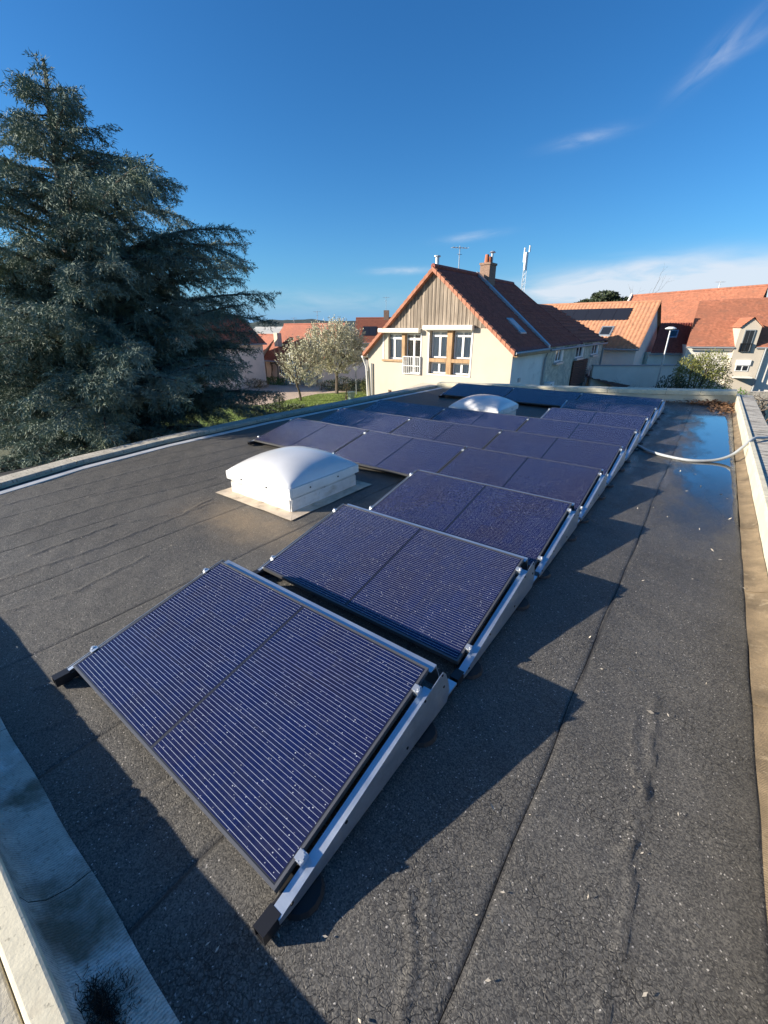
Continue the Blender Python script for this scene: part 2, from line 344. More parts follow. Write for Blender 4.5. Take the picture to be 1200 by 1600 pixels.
M['pv_far'] = mat('black_solar_module', (.018, .019, .024), .3, coat=.3, coat_rough=.2)
M['red_paint'] = mat('red_door_paint', (.34, .05, .045), .5)
M['render_dark'] = mat('dark_interior', (.03, .03, .03), .9)
# nature
M['lawn'] = mat('lawn_turf', (.16, .215, .035), .95, var=(.7, .25), var2=[(2.2, (.17, .17, .05), .52, .7, .7), (14, (.055, .10, .018), .52, .65, .6)], bump=(30, .6, .04))
M['grass'] = mat('grass_blade', (.17, .24, .035), .8, var=(1.3, .35))
M['gravel'] = mat('pinkish_gravel', (.52, .40, .31), .95, var=(.6, .15), var2=(25, (.28, .21, .16), .52, .62, .7), bump=(40, .5, .03))
M['earth'] = mat('ground_earth', (.13, .12, .06), .95, var=(.2, .3), var2=[(.05, (.075, .09, .035), .45, .6, .8)], bump=(8, .5, .05))
M['hill'] = mat('wooded_hill', (.036, .056, .046), .95, var=(.012, .35), var2=(.05, (.022, .037, .034), .5, .62, .8), bump=(.06, 1., 6.))
M['bark'] = mat('grey_bark', (.115, .092, .07), .95, var=((12, 12, 3), .35), bump=(25, .6, .02))
M['cedar_bark'] = mat('cedar_bark', (.075, .06, .05), .95, var=((12, 12, 3), .35), bump=(25, .6, .02))
M['cedar_leaf'] = mat('blue_cedar_needles', (.105, .155, .122), .75, var=(1.1, .3), var2=[(.55, (.24, .29, .23), .49, .62, .85), (2.6, (.17, .19, .07), .56, .68, .7)])
M['blossom'] = mat('pale_blossom', (.56, .54, .38), .8, var=(1.4, .2), var2=(5, (.34, .34, .16), .55, .7, .6))
M['twig'] = mat('budding_twig', (.20, .175, .11), .9)
M['shrub_dark'] = mat('dark_evergreen_leaf', (.030, .048, .020), .65, var=(3, .4), var2=(6, (.055, .075, .03), .55, .7, .7))
M['shrub_light'] = mat('yellow_green_leaf', (.17, .175, .045), .7, var=(2, .35), var2=(5, (.09, .13, .03), .5, .65, .7))
M['shrub_green'] = mat('fresh_green_leaf', (.085, .16, .03), .7, var=(2, .35))
M['shrub_dry'] = mat('dry_tan_leaf', (.24, .18, .09), .85, var=(3, .3))

# ------------------------------------------------------------------ object helpers
class MB:
    def __init__(s): s.v = []; s.f = []
    def quad(s, a, b, c, d):
        i = len(s.v); s.v += [tuple(a), tuple(b), tuple(c), tuple(d)]; s.f.append((i, i+1, i+2, i+3)); return s
    def poly(s, pts):
        i = len(s.v); s.v += [tuple(p) for p in pts]; s.f.append(tuple(range(i, i+len(pts)))); return s
    def hexa(s, p):
        """eight corners: bottom ring 0-3, top ring 4-7"""
        i = len(s.v); s.v += [tuple(q) for q in p]
        for f in ((3, 2, 1, 0), (4, 5, 6, 7), (0, 1, 5, 4), (1, 2, 6, 5), (2, 3, 7, 6), (3, 0, 4, 7)): s.f.append(tuple(i+k for k in f))
        return s
    def box(s, x0, x1, y0, y1, z0, z1, T=None):
        p = [(x0, y0, z0), (x1, y0, z0), (x1, y1, z0), (x0, y1, z0), (x0, y0, z1), (x1, y0, z1), (x1, y1, z1), (x0, y1, z1)]
        return s.hexa([T(*q) for q in p] if T else p)
    def prism(s, a, b):
        """closed prism between two matching outlines"""
        i = len(s.v); n = len(a); s.v += [tuple(q) for q in a]+[tuple(q) for q in b]
        s.f.append(tuple(i+n-1-k for k in range(n))); s.f.append(tuple(i+n+k for k in range(n)))
        for k in range(n): s.f.append((i+k, i+(k+1) % n, i+n+(k+1) % n, i+n+k))
        return s
    def tube(s, pts, r, n=6, cap=True):
        pts = [Vector(p) for p in pts]; rr = r if isinstance(r, (list, tuple)) else [r]*len(pts); base = len(s.v)
        for k, p in enumerate(pts):
            d = (pts[min(k+1, len(pts)-1)]-pts[max(k-1, 0)]).normalized()
            a = d.cross(Vector((0, 0, 1)))
            if a.length < .05: a = d.cross(Vector((1, 0, 0)))
            a.normalize(); b = d.cross(a)
            for j in range(n):
                t = 2*math.pi*j/n; s.v.append(tuple(p+(a*math.cos(t)+b*math.sin(t))*rr[k]))
        for k in range(len(pts)-1):
            for j in range(n):
                s.f.append((base+k*n+j, base+k*n+(j+1) % n, base+(k+1)*n+(j+1) % n, base+(k+1)*n+j))
        if cap:
            s.f.append(tuple(base+n-1-j for j in range(n))); e = base+(len(pts)-1)*n; s.f.append(tuple(e+j for j in range(n)))
        return s
    def cyl(s, p0, p1, r0, r1=None, n=12): return s.tube([p0, p1], [r0, r1 if r1 is not None else r0], n)
    def mesh(s, name, m, origin=(0, 0, 0), smooth=False):
        me = bpy.data.meshes.new(name); o = Vector(origin)
        me.from_pydata([tuple(Vector(p)-o) for p in s.v], [], s.f); me.materials.append(m); me.update()
        if smooth: me.shade_smooth()
        return me
    def build(s, name, m, parent=None, origin=(0, 0, 0), smooth=False, bevel=0):
        """link as one mesh object; origin = world position of the parent the vertices are measured from"""
        o = bpy.data.objects.new(name, s.mesh(name, m, origin, smooth)); COL.objects.link(o)
        if parent: o.parent = parent
        else: o.location = origin
        if bevel:
            b = o.modifiers.new('bevel', 'BEVEL'); b.width = bevel; b.segments = 2; b.limit_method = 'ANGLE'
        return o
def smooth(pts, n=8):
    P = [Vector(p) for p in pts]; o = []
    for i in range(len(P)-1):
        p0, p1, p2, p3 = P[max(i-1, 0)], P[i], P[i+1], P[min(i+2, len(P)-1)]
        for k in range(n):
            t = k/n; o.append(.5*((2*p1)+(p2-p0)*t+(2*p0-5*p1+4*p2-p3)*t*t+(3*p1-p0-3*p2+p3)*t**3))
    return o+[P[-1]]
def inst(name, me, parent=None, loc=(0, 0, 0), rot=(0, 0, 0)):
    o = bpy.data.objects.new(name, me); COL.objects.link(o); o.location = loc; o.rotation_euler = rot
    if parent: o.parent = parent
    return o
def tag(o, label=None, cat=None, group=None, kind=None):
    if label: o['label'] = label
    if cat: o['category'] = cat
    if group: o['group'] = group
    if kind: o['kind'] = kind
    return o
def thing(name, label, cat, loc, group=None, rot=(0, 0, 0)):
    o = bpy.data.objects.new(name, None); COL.objects.link(o); o.location = loc; o.rotation_euler = rot; o.empty_display_size = .2
    return tag(o, label, cat, group)
def quads_obj(name, V, m, parent=None, origin=(0, 0, 0), kind=None):
    """V: array (n,4,3) of separate quads"""
    V = np.asarray(V, np.float32)-np.array(origin, np.float32); n = len(V)
    me = bpy.data.meshes.new(name); me.vertices.add(n*4); me.vertices.foreach_set('co', V.reshape(-1))
    me.loops.add(n*4); me.loops.foreach_set('vertex_index', np.arange(n*4, dtype=np.int32))
    me.polygons.add(n); me.polygons.foreach_set('loop_start', np.arange(0, n*4, 4, dtype=np.int32)); me.polygons.foreach_set('loop_total', np.full(n, 4, np.int32))
    me.materials.append(m); me.update(calc_edges=True)
    o = bpy.data.objects.new(name, me); COL.objects.link(o)
    if parent: o.parent = parent
    else: o.location = origin
    if kind: o['kind'] = kind
    return o
def grid_obj(name, P, m, parent=None, origin=(0, 0, 0), smooth=True):
    """P: array (rows, cols, 3)"""
    P = np.asarray(P, np.float32)-np.array(origin, np.float32); a, b = P.shape[:2]
    idx = np.arange(a*b).reshape(a, b); F = np.stack([idx[:-1, :-1], idx[:-1, 1:], idx[1:, 1:], idx[1:, :-1]], -1).reshape(-1, 4)
    me = bpy.data.meshes.new(name); me.vertices.add(a*b); me.vertices.foreach_set('co', P.reshape(-1))
    n = len(F); me.loops.add(n*4); me.loops.foreach_set('vertex_index', F.astype(np.int32).reshape(-1))
    me.polygons.add(n); me.polygons.foreach_set('loop_start', np.arange(0, n*4, 4, dtype=np.int32)); me.polygons.foreach_set('loop_total', np.full(n, 4, np.int32))
    me.materials.append(m); me.update(calc_edges=True)
    if smooth: me.shade_smooth()
    o = bpy.data.objects.new(name, me); COL.objects.link(o)
    if parent: o.parent = parent
    else: o.location = origin
    return o
CR = Vector((math.cos(YAW), -math.sin(YAW), 0)); CF = Vector((math.sin(YAW), math.cos(YAW), 0))
def TW(r, f, z=0.):
    """town grid (metres right of / ahead of the roof's viewpoint) to world"""
    return Vector((CAM.x, CAM.y, 0))+CR*r+CF*f+Vector((0, 0, z))
G = -3.8   # garden level
rng = np.random.default_rng(5); random.seed(5)

# ------------------------------------------------------------------ terrain
def sheet(name, pts, z, m, kind='structure'):
    b = MB(); b.poly([(p[0], p[1], z) for p in pts]); return tag(b.build(name, m), kind=kind)
sheet('ground', [(-3500, -3500), (3500, -3500), (3500, 3500), (-3500, 3500)], G-.02, M['earth'])
sheet('driveway', [TW(*p)[:2] for p in [(-22, 38), (-9.6, 34.0), (-6.1, 40.2), (-2.6, 41.5), (-5.8, 44.9), (-14.2, 51.5), (-30, 50)]], G-.004, M['gravel'])
sheet('lawn', [TW(*p)[:2] for p in [(-14, 25), (2, 19), (2.2, 40.6), (-2.6, 41.5), (-6.1, 40.2), (-9.6, 34.0), (-16, 32)]], G+.004, M['lawn'])
sheet('garden_lawn', [TW(*p)[:2] for p in [(14, 9), (40, 12), (40, 30), (21, 27), (14, 22)]], G+.004, M['lawn'])
sheet('road', [TW(*p)[:2] for p in [(10, 30.6), (44, 27), (44, 33.8), (24, 35.8), (20, 34.2), (12, 33)]], G+.002, mat('asphalt', (.055, .055, .055), .9, var=(3, .2)))
n_ = 300; ang = np.linspace(R(-75), R(75), n_)
hp = []
for k, dist, h0 in ((0, 1150, 0), (1, 1300, .55), (2, 1500, 1.), (3, 2300, .8)):
    prof = 14+16*np.exp(-((ang+.22)/.22)**2)+7*np.sin(ang*7+1)+3*np.sin(ang*23)+1.6*np.sin(ang*71)+rng.normal(0, .7, n_)
    prof = np.maximum(prof, 3)*h0
    hp.append(np.array([[*(TW(dist*math.sin(a), dist*math.cos(a)))[:2], G-1+max(0, p)] for a, p in zip(ang, prof)]))
tag(grid_obj('hills', np.array(hp), M['hill']), kind='structure')

# ------------------------------------------------------------------ the flat roofed building we stand on
bld = thing('flat_roof_building', 'flat roof of grey bitumen felt with low cream parapets under the solar panels', 'building', (0, 6, G))
BO = (0, 6, G)
def part(b, name, m, **k): return b.build(name, m, bld, BO, **k)
left_in = [(-4.18, -.9), (-4.25, .4), (-4.62, 1.6), (-4.83, 3.0), (-4.94, 5.2), (-4.86, 9), (-4.72, 12.25)]
right_in = [(3.29, -.56), (3.24, 5.0), (3.2, 8.9), (3.15, 13.75)]
far_in = [(-4.72, 12.22), (-1.1, 12.9), (1.65, 13.42), (3.15, 13.75)]
# house walls under the roof
b = MB(); ring = [(-4.75, -.98), (3.55, -.98), (3.42, 13.98), (-5.0, 12.42)]
b.prism([(x, y, G) for x, y in ring], [(x, y, -.32) for x, y in ring]); part(b, 'outer_wall', M['cream'])
b = MB(); ring = [(-5.2, -1.0), (3.57, -1.0), (3.44, 14.0), (-5.15, 12.44)]
b.prism([(x, y, -.32) for x, y in ring], [(x, y, -.014) for x, y in ring]); part(b, 'roof_slab', M['deck'])
# roofing felt: one sheet per strip, with wrinkles
wr_lines = [([(2.69, 1.80), (2.72, 1.32), (2.69, .97), (2.73, .69), (2.69, .2)], .010, .012), ([(2.62, 1.6), (2.65, 1.34), (2.74, 1.08), (2.66, .75)], .007, .012),
            ([(2.10, .27), (2.22, .10), (2.28, -.1)], .009, .012), ([(2.14, .33), (2.27, .12)], .007, .010),
            ([(-1.95, .3), (-2.03, 1.03), (-1.75, 1.64), (-1.86, 2.02)], .010, .016), ([(-1.67, -.1), (-1.62, .69), (-1.76, 1.96)], .009, .014),
            ([(-1.15, -.2), (-1.0, .3), (-1.1, .9)], .008, .014), ([(-2.6, .2), (-2.7, 1.2), (-2.5, 2.5)], .008, .016), ([(-3.1, 1.2), (-2.9, 2.6), (-3.0, 4.0)], .008, .016),
            ([(-.1, -.2), (.05, .05), (.0, .5)], .008, .012), ([(.85, -.3), (.95, -.05)], .010, .010), ([(.92, -.32), (1.02, -.02)], .009, .010), ([(1.1, -.3), (1.14, -.0)], .008, .01),
            ([(.2, -.35), (.35, .0)], .007, .012), ([(-3.6, .5), (-3.7, 2.0), (-3.6, 4.5)], .007, .02), ([(-1.9, 3.9), (-2.0, 5), (-1.9, 7)], .006, .02)]
def relief(X, Y):
    Z = .0022*np.sin(X*5.1+1.3*np.sin(Y*1.7))*np.sin(Y*3.3+X*2)+.0016*np.sin(X*13+Y*7)*np.sin(Y*11)
    for pts, h, w in wr_lines:
        best = np.full(X.shape, 9.)
        for (x0, y0), (x1, y1) in zip(pts[:-1], pts[1:]):
            dx, dy = x1-x0, y1-y0; t = np.clip(((X-x0)*dx+(Y-y0)*dy)/(dx*dx+dy*dy), 0, 1)
            d = np.hypot(X-x0-t*dx+.008*np.sin(Y*31), Y-y0-t*dy); best = np.minimum(best, d)
        Z = Z+h*1.1*np.exp(-(best/w)**2)
    return Z
seams = [-5.0, -4.16, -3.17, -2.24, -1.37, -.43, .52, 1.40, 2.33, 3.12]
for i in range(len(seams)-1):
    x0, x1 = seams[i]+.0015, seams[i+1]-.0015
    for j, (y0, y1) in enumerate(((-.52, 6.2+(i*2.3) % 4), (6.206+(i*2.3) % 4, 13.9))):
        if i == 3 and j == 0: pass
        st = .016 if j == 0 else .05
        ys = np.arange(y0, y1+st, st); ys[-1] = y1; xs = np.linspace(x0, x1, max(6, int((x1-x0)/(.016 if j == 0 else .05))))
        X, Y = np.meshgrid(xs, ys)
        X = X+(.006*np.sin(Y*2.1)+.004*np.sin(Y*7.3))
        Z = .005*(1-(X-x0)/(x1-x0))+relief(X, Y)
        ed = np.minimum(X-X[:, :1], X[:, -1:]-X); Z = Z-.006*np.exp(-(ed/.006)**2)
        o = grid_obj('roofing_sheet', np.stack([X, Y, Z], -1), M['felt'], bld, BO)
# parapets
def wall_run(inner, out, z0, z1, side):
    """vertical walled ring segment along a polyline; out = (dx, dy) offset of the outer face"""
    mbs = []
    for k in range(len(inner)-1):
        (xa, ya), (xb, yb) = inner[k], inner[k+1]; b = MB()
        za = z1[k] if isinstance(z1, list) else z1; zb = z1[k+1] if isinstance(z1, list) else z1
        lo = [(xa, ya, z0), (xb, yb, z0), (xb+out[0], yb+out[1], z0), (xa+out[0], ya+out[1], z0)]
        hi = [(xa, ya, za), (xb, yb, zb), (xb+out[0], yb+out[1], zb), (xa+out[0], ya+out[1], za)]
        if side < 0: lo, hi = [lo[i] for i in (1, 0, 3, 2)], [hi[i] for i in (1, 0, 3, 2)]
        b.hexa(lo+hi); mbs.append(b)
    return mbs
def subdivide(pts, step, jitter=0):
    o = [pts[0]]
    for a, c in zip(pts[:-1], pts[1:]):
        d = math.hypot(c[0]-a[0], c[1]-a[1]); n = max(1, round(d/step))
        for k in range(1, n+1): o.append((a[0]+(c[0]-a[0])*k/n, a[1]+(c[1]-a[1])*k/n))
    return o
def shrink(run, g):
    """leave an open joint between the pieces of a run"""
    o = []
    for a, c in zip(run[:-1], run[1:]):
        d = math.hypot(c[0]-a[0], c[1]-a[1]); t = g/d
        o.append([(a[0]+(c[0]-a[0])*t, a[1]+(c[1]-a[1])*t), (c[0]-(c[0]-a[0])*t, c[1]-(c[1]-a[1])*t)])
    return o
# left parapet
for w in [wall_run(left_in, (-.26, 0), -.3, .028, -1)]:
    b = MB(); [b.__dict__.update(v=b.v+x.v, f=b.f+[tuple(i+len(b.v) for i in f) for f in x.f]) for x in w]; part(b, 'parapet_wall', M['wall_cream'])
for seg in shrink(subdivide([(x-.0, y) for x, y in left_in], 2.0), .004):
    for x in wall_run([(p[0]+.03, p[1]) for p in seg], (-.30, 0), .030, .078, -1): part(x, 'coping_slab', M['coping'], bevel=.006)
for seg in shrink(subdivide([(x+.005, y) for x, y in left_in], 2.6), .003):
    b = MB()   # white painted flashing strip at the foot
    (xa, ya), (xb, yb) = seg
    b.hexa([(xa+.25, ya, -.01), (xb+.25, yb, -.01), (xb+.16, yb, -.01), (xa+.16, ya, -.01), (xa+.25, ya, .011), (xb+.25, yb, .011), (xb+.16, yb, .022), (xa+.16, ya, .022)])
    part(b, 'flashing_strip', M['white_strip'])
# right parapet
rin2 = right_in
ws = wall_run(right_in, (.26, 0), -.3, .235, 1)
b = MB()
for x in ws: b.f += [tuple(i+len(b.v) for i in f) for f in x.f]; b.v += x.v
part(b, 'parapet_wall', M['wall_cream'])
for seg in shrink(subdivide([(x+.055, y) for x, y in right_in], 2.0), .004):
    for x in wall_run(seg, (.27, 0), .237, .262, 1): part(x, 'coping_slab', M['coping_side'], bevel=.006)
for seg in shrink(subdivide([(x-.012, y) for x, y in right_in], 3.3), .004):
    for x in wall_run(seg, (.062, 0), .215, .285, 1): part(x, 'coping_lip', M['lip'], bevel=.008)
# far parapet: wall, fascia lip, coping
fz = [.07, .13, .20, .25]
b = MB()
for x in wall_run(far_in, (-.02, .26), -.3, [z-.03 for z in fz], 1): b.f += [tuple(i+len(b.v) for i in f) for f in x.f]; b.v += x.v
part(b, 'parapet_wall', M['wall_cream'])
for k in range(3):
    a, c = far_in[k], far_in[k+1]; n = 2
    for j in range(n):
        t0, t1 = j/n+.002, (j+1)/n-.002
        q = lambda t: (a[0]+(c[0]-a[0])*t, a[1]+(c[1]-a[1])*t, fz[k]+(fz[k+1]-fz[k])*t)
        (xa, ya, za), (xb, yb, zb) = q(t0), q(t1)
        b = MB(); b.hexa([(xa, ya-.03, za-.028), (xb, yb-.03, zb-.028), (xb-.02, yb+.29, zb-.028), (xa-.02, ya+.29, za-.028), (xa, ya-.03, za+.085), (xb, yb-.03, zb+.085), (xb-.02, yb+.29, zb+.10), (xa-.02, ya+.29, za+.10)])
        part(b, 'coping_slab', M['lip'], bevel=.008)
b = MB()
for k in range(3):
    (xa, ya), (xb, yb) = far_in[k], far_in[k+1]
    b.hexa([(xa, ya-.12, -.01), (xb, yb-.12, -.01), (xb, yb-.005, -.01), (xa, ya-.005, -.01), (xa, ya-.12, .012), (xb, yb-.12, .012), (xb, yb-.005, .05), (xa, ya-.005, .05)])
part(b, 'flashing_strip', M['coping'])
# near parapet (sunlit top, shaded inner flashing)
b = MB(); b.box(-4.3, 3.58, -.98, -.56, -.3, .195); part(b, 'parapet_wall', M['wall_cream'])
for x0 in np.arange(-4.3, 3.5, 1.97):
    b = MB(); b.box(x0+.003, min(x0+1.967, 3.58), -1.02, -.625, .197, .218); part(b, 'coping_slab', M['lichen'], bevel=.006)
    b = MB(); b.box(x0+.003, min(x0+1.967, 3.58), -.620, -.548, .180, .236); part(b, 'coping_lip', M['lip'], bevel=.010)
for x0, x1 in ((-3.97, -2.95), (-2.95, -1.9), (-1.9, -.9), (-.9, .1), (.1, 1.112), (1.112, 2.13), (2.13, 3.1)):
    n = 24; prof = [(-.372, .003), (-.385, .012), (-.44, .022), (-.50, .045), (-.535, .09), (-.551, .175)]
    xs = np.linspace(x0+.003, x1-.001, n); off = .004 if int(x0*10) % 2 else 0
    P = np.array([[(x+(.006*math.sin(k) if j in (0, n-1) else 0), y-.003*math.sin(x*9+k)-off*.5, z+off+.003*math.sin(x*6+k*2)) for j, x in enumerate(xs)] for k, (y, z) in enumerate(prof)])
    grid_obj('flashing_piece', P, M['foil_grey'], bld, BO)
# right flashing strip, one torn piece after another
ys = [-.5, .55, 1.25, 2.05, 2.62, 3.35, 3.95, 4.7, 5.3, 6.05, 6.7, 7.5, 8.4, 9.3, 10.2, 11.1, 12.0, 12.9, 13.5]
for k in range(len(ys)-1):
    xr = lambda y: np.interp(y, [p[1] for p in right_in], [p[0] for p in right_in])
    n = 14; yy = np.linspace(ys[k]+.003, ys[k+1]+.012, n); hgt = .004*(k % 2)
    P = np.array([[(3.112+(xr(y)-3.115)*t+(.002*math.sin(y*9+k) if t == 0 else 0), y, .004+hgt+.05*t**2+.002*math.sin(y*11+t*5)) for y in yy] for t in (0, .1, .35, .6, .85, .98)])
    P = P[:, ::-1]
    grid_obj('flashing_piece', P, M['foil_brown'], bld, BO)

# standing rainwater along the low side
water = bpy.data.materials.new('rainwater'); water.use_nodes = True; _p = water.node_tree.nodes['Principled BSDF']
_p.inputs['Base Color'].default_value = (.02, .022, .024, 1); _p.inputs['Roughness'].default_value = .03; _p.inputs['IOR'].default_value = 1.5; _p.inputs['Coat Weight'].default_value = 1.0; _p.inputs['Coat IOR'].default_value = 1.5; _p.inputs['Coat Roughness'].default_value = .03
_n = water.node_tree.nodes.new('ShaderNodeTexNoise'); _n.inputs['Scale'].default_value = 6; _b = water.node_tree.nodes.new('ShaderNodeBump'); _b.inputs['Strength'].default_value = .05; _b.inputs['Distance'].default_value = .01
_tc = water.node_tree.nodes.new('ShaderNodeTexCoord'); water.node_tree.links.new(_tc.outputs['Object'], _n.inputs['Vector']); water.node_tree.links.new(_n.outputs['Fac'], _b.inputs['Height']); water.node_tree.links.new(_b.outputs[0], _p.inputs['Normal'])
_nt = water.node_tree; _ln = _nt.links.new
def _wnode(t, **k):
    n = _nt.nodes.new(t)
    for a, b in k.items(): setattr(n, a, b)
    return n
_sp = _wnode('ShaderNodeSeparateXYZ'); _ln(_tc.outputs['Object'], _sp.inputs[0])
_mp = _wnode('ShaderNodeMapping'); _mp.inputs['Scale'].default_value = (2.2, .75, 1); _ln(_tc.outputs['Object'], _mp.inputs[0])
_nz = _wnode('ShaderNodeTexNoise'); _nz.inputs['Scale'].default_value = 1.6; _nz.inputs['Detail'].default_value = 6; _nz.inputs['Roughness'].default_value = .62; _ln(_mp.outputs[0], _nz.inputs['Vector'])
def _wmath(op, a, b):
    n = _wnode('ShaderNodeMath', operation=op)
    for i, x in enumerate((a, b)):
        if isinstance(x, (int, float)): n.inputs[i].default_value = x
        else: _ln(x, n.inputs[i])
    return n.outputs[0]
def _wrng(x, lo, hi, a=0., b=1.):
    n = _wnode('ShaderNodeMapRange'); n.interpolation_type = 'SMOOTHSTEP'
    for i, v in enumerate((lo, hi, a, b)): n.inputs[i+1].default_value = v
    _ln(x, n.inputs[0]); return n.outputs[0]
# depth of the water: deepest along the low edge, thinning to a broken film
_wob = _wmath('MULTIPLY', _wmath('SUBTRACT', _nz.outputs['Fac'], .5), 1.15)
_dep = _wmath('MULTIPLY', _wrng(_wmath('ADD', _sp.outputs[0], _wob), 2.28, 2.80), _wmath('MULTIPLY', _wrng(_wmath('ADD', _sp.outputs[1], _wmath('MULTIPLY', _wob, 2.)), 3.6, 7.2), _wrng(_wmath('ADD', _sp.outputs[1], _wob), 11.75, 11.2)))
_tr = _wnode('ShaderNodeBsdfTransparent'); _mxs = _wnode('ShaderNodeMixShader'); _ln(_dep, _mxs.inputs[0]); _ln(_tr.outputs[0], _mxs.inputs[1]); _ln(_p.outputs[0], _mxs.inputs[2])
_ln(_mxs.outputs[0], _nt.nodes['Material Output'].inputs['Surface'])
def puddle(pts, z):
    b = MB(); b.poly([(x, y, z) for x, y in pts]); return tag(b.build('puddle', water), kind='structure')
def blob(pts, n=6, amp=.02):
    o = []
    for (xa, ya), (xb, yb) in zip(pts, pts[1:]+pts[:1]):
        for k in range(n):
            t = k/n; o.append((xa+(xb-xa)*t+random.uniform(-amp, amp), ya+(yb-ya)*t+random.uniform(-amp, amp)*2))
    return o
ys_ = np.linspace(3.4, 11.75, 60)
rt = np.interp(ys_, [3, 5, 8.5, 11, 11.75], [3.085, 3.062, 3.04, 3.015, 2.97])+rng.normal(0, .004, 60)
puddle([(a, c) for a, c in zip(rt, ys_)]+[(2.2, c) for c in ys_[::-1]], .0125)
# ------------------------------------------------------------------ solar panels
W0, D0, TILT, PITCHY, ZL = 1.755, 1.0159, 0.2120, 1.2981, .10
PW = 1.737
ct, st_ = math.cos(TILT), math.sin(TILT)
def inv(x, y, z):
    """row coordinates (origin at the low edge on the roof plane) to panel coordinates"""
    z -= ZL; return (x, y*ct+z*st_, -y*st_+z*ct)
def cells_layout():
    o = []; m = .016; cw = (PW-2*m-.016)/20; chh = (D0-2*m)/6
    for i in range(20):
        u = m+i*cw+(.016 if i >= 10 else 0)
        for j in range(6): o.append((u, m+j*chh, cw, chh))
    return o
LAY = cells_layout(); CW, CH = LAY[0][2], LAY[0][3]
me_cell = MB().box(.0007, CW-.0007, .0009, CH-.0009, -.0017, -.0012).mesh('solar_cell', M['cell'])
b = MB()
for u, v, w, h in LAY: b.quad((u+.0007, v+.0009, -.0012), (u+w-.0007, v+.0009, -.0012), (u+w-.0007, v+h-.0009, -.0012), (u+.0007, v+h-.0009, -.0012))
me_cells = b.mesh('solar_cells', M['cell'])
def wires(hw):
    b = MB()
    for j in range(6):
        for k in range(9):
            v = .016+CH*j+CH*(k+.5)/9
            for a, c in ((.020, PW/2-.012), (PW/2+.012, PW-.020)): b.box(a, c, v-hw, v+hw, -.0012, -.00105)
    return b.mesh('busbar_wires', M['wire'])
me_wires, me_wires_thin = wires(.0007), wires(.00035)
me_back = MB().box(.010, PW-.010, .010, D0-.010, -.006, -.0019).mesh('backing_sheet', M['back'])
b = MB(); fw = .011
for x0, x1, y0, y1 in ((0, PW, 0, fw), (0, PW, D0-fw, D0), (0, fw, fw, D0-fw), (PW-fw, PW, fw, D0-fw)): b.box(x0, x1, y0, y1, -.032, 0)
me_frame = b.mesh('panel_frame', M['black_frame'])
b = MB(); b.box(0, .026, 0, .040, -.030, .003); b.box(-.009, .012, .003, .037, .003, .006); b.box(.012, .030, .008, .032, .003, .009)
me_clamp = b.mesh('clamp', M['clamp'])
me_bolt = MB().cyl((.021, .020, .008), (.021, .020, .015), .0075, n=6).mesh('bolt', M['clamp'])
# wind deflector at the high edge: top flange then a face down to the roof
y1, z1 = D0*ct, ZL+D0*st_
b = MB()
f0 = [inv(0, y1+.004, z1-.024), inv(0, y1+.060, z1-.018), inv(0, y1+.062, z1-.030), inv(0, y1+.15, .055), inv(0, y1+.146, .053), inv(0, y1+.056, z1-.034), inv(0, y1+.004, z1-.028)]
b.prism([(-.005, p[1], p[2]) for p in f0], [(PW+.012, p[1], p[2]) for p in f0]); me_defl = b.mesh('wind_deflector', M['alu'])
def side_plate(sg):
    """tapered end plate with a folded top flange; sg=+1 on the right of the panel, -1 on the left"""
    b = MB(); x = (PW+.062) if sg > 0 else -.050
    pts = [(-.035, .040), (-.035, .068), (y1-.01, z1-.030), (y1+.040, z1-.022), (y1+.072, z1-.06), (y1+.105, z1-.14), (y1+.125, .10), (y1+.105, .036), (.05, .030)]
    a = [inv(x, *p) for p in pts]; c = [inv(x-.003*sg, *p) for p in pts]
    b.prism(a, c) if sg < 0 else b.prism(c, a)
    fx0, fx1 = (x-.044*sg, x) if sg > 0 else (x+.012, x+.036)
    q0, q1 = (-.035, .068), (y1-.07, z1-.032-.07*st_/ct)
    b.hexa([inv(fx0, q0[0], q0[1]-.003), inv(fx1, q0[0], q0[1]-.003), inv(fx1, q1[0], q1[1]-.003), inv(fx0, q1[0], q1[1]-.003), inv(fx0, *q0), inv(fx1, *q0), inv(fx1, *q1), inv(fx0, *q1)])
    return b.mesh('side_plate', M['alu'])
me_side = {1: side_plate(1), -1: side_plate(-1)}
def rail(sg):
    """black base rail under the panel end with an open square nose in front"""
    b = MB(); x0 = PW+.004 if sg > 0 else -.050; x1 = x0+.052
    P = lambda x, y, z: inv(x, y, z)
    b.box(x0, x1, -.02, 1.20, .022, .062, P)
    t = .006
    for (a, c, d, e) in ((x0, x1, .018, .024), (x0, x1, .066, .072), (x0, x0+t, .024, .066), (x1-t, x1, .024, .066)): b.box(a, c, -.095, -.02, d, e, P)
    b.box(x0+t, x1-t, -.045, -.02, .024, .066, P)
    return b.mesh('base_rail', M['plastic'])
me_rail = {1: rail(1), -1: rail(-1)}
def foot(sg, y):
    b = MB(); x = PW+.035 if sg > 0 else -.02
    p = [inv(x+.085*math.cos(t), y+.085*math.sin(t), .006) for t in np.linspace(0, 2*math.pi, 17)[:-1]]
    q = [inv(x+.075*math.cos(t), y+.075*math.sin(t), .024) for t in np.linspace(0, 2*math.pi, 17)[:-1]]
    b.prism(p, q); return b.mesh('rubber_foot', M['rubber'])
me_foot = {(s, k): foot(s, y) for s in (1, -1) for k, y in enumerate((.08, .88))}
me_ext = {s: (lambda b, x0: b.box(x0, x0+.055, y1+.05, y1+.215, .062, .075, inv).mesh('rail_connector', M['alu']))(MB(), (PW+.006 if s > 0 else -.055)) for s in (1, -1)}
def screw(x, y, z):
    p = inv(x, y, z); q = inv(x+.004, y, z); return MB().cyl(p, q, .007, n=8).mesh('screw', M['dark'])
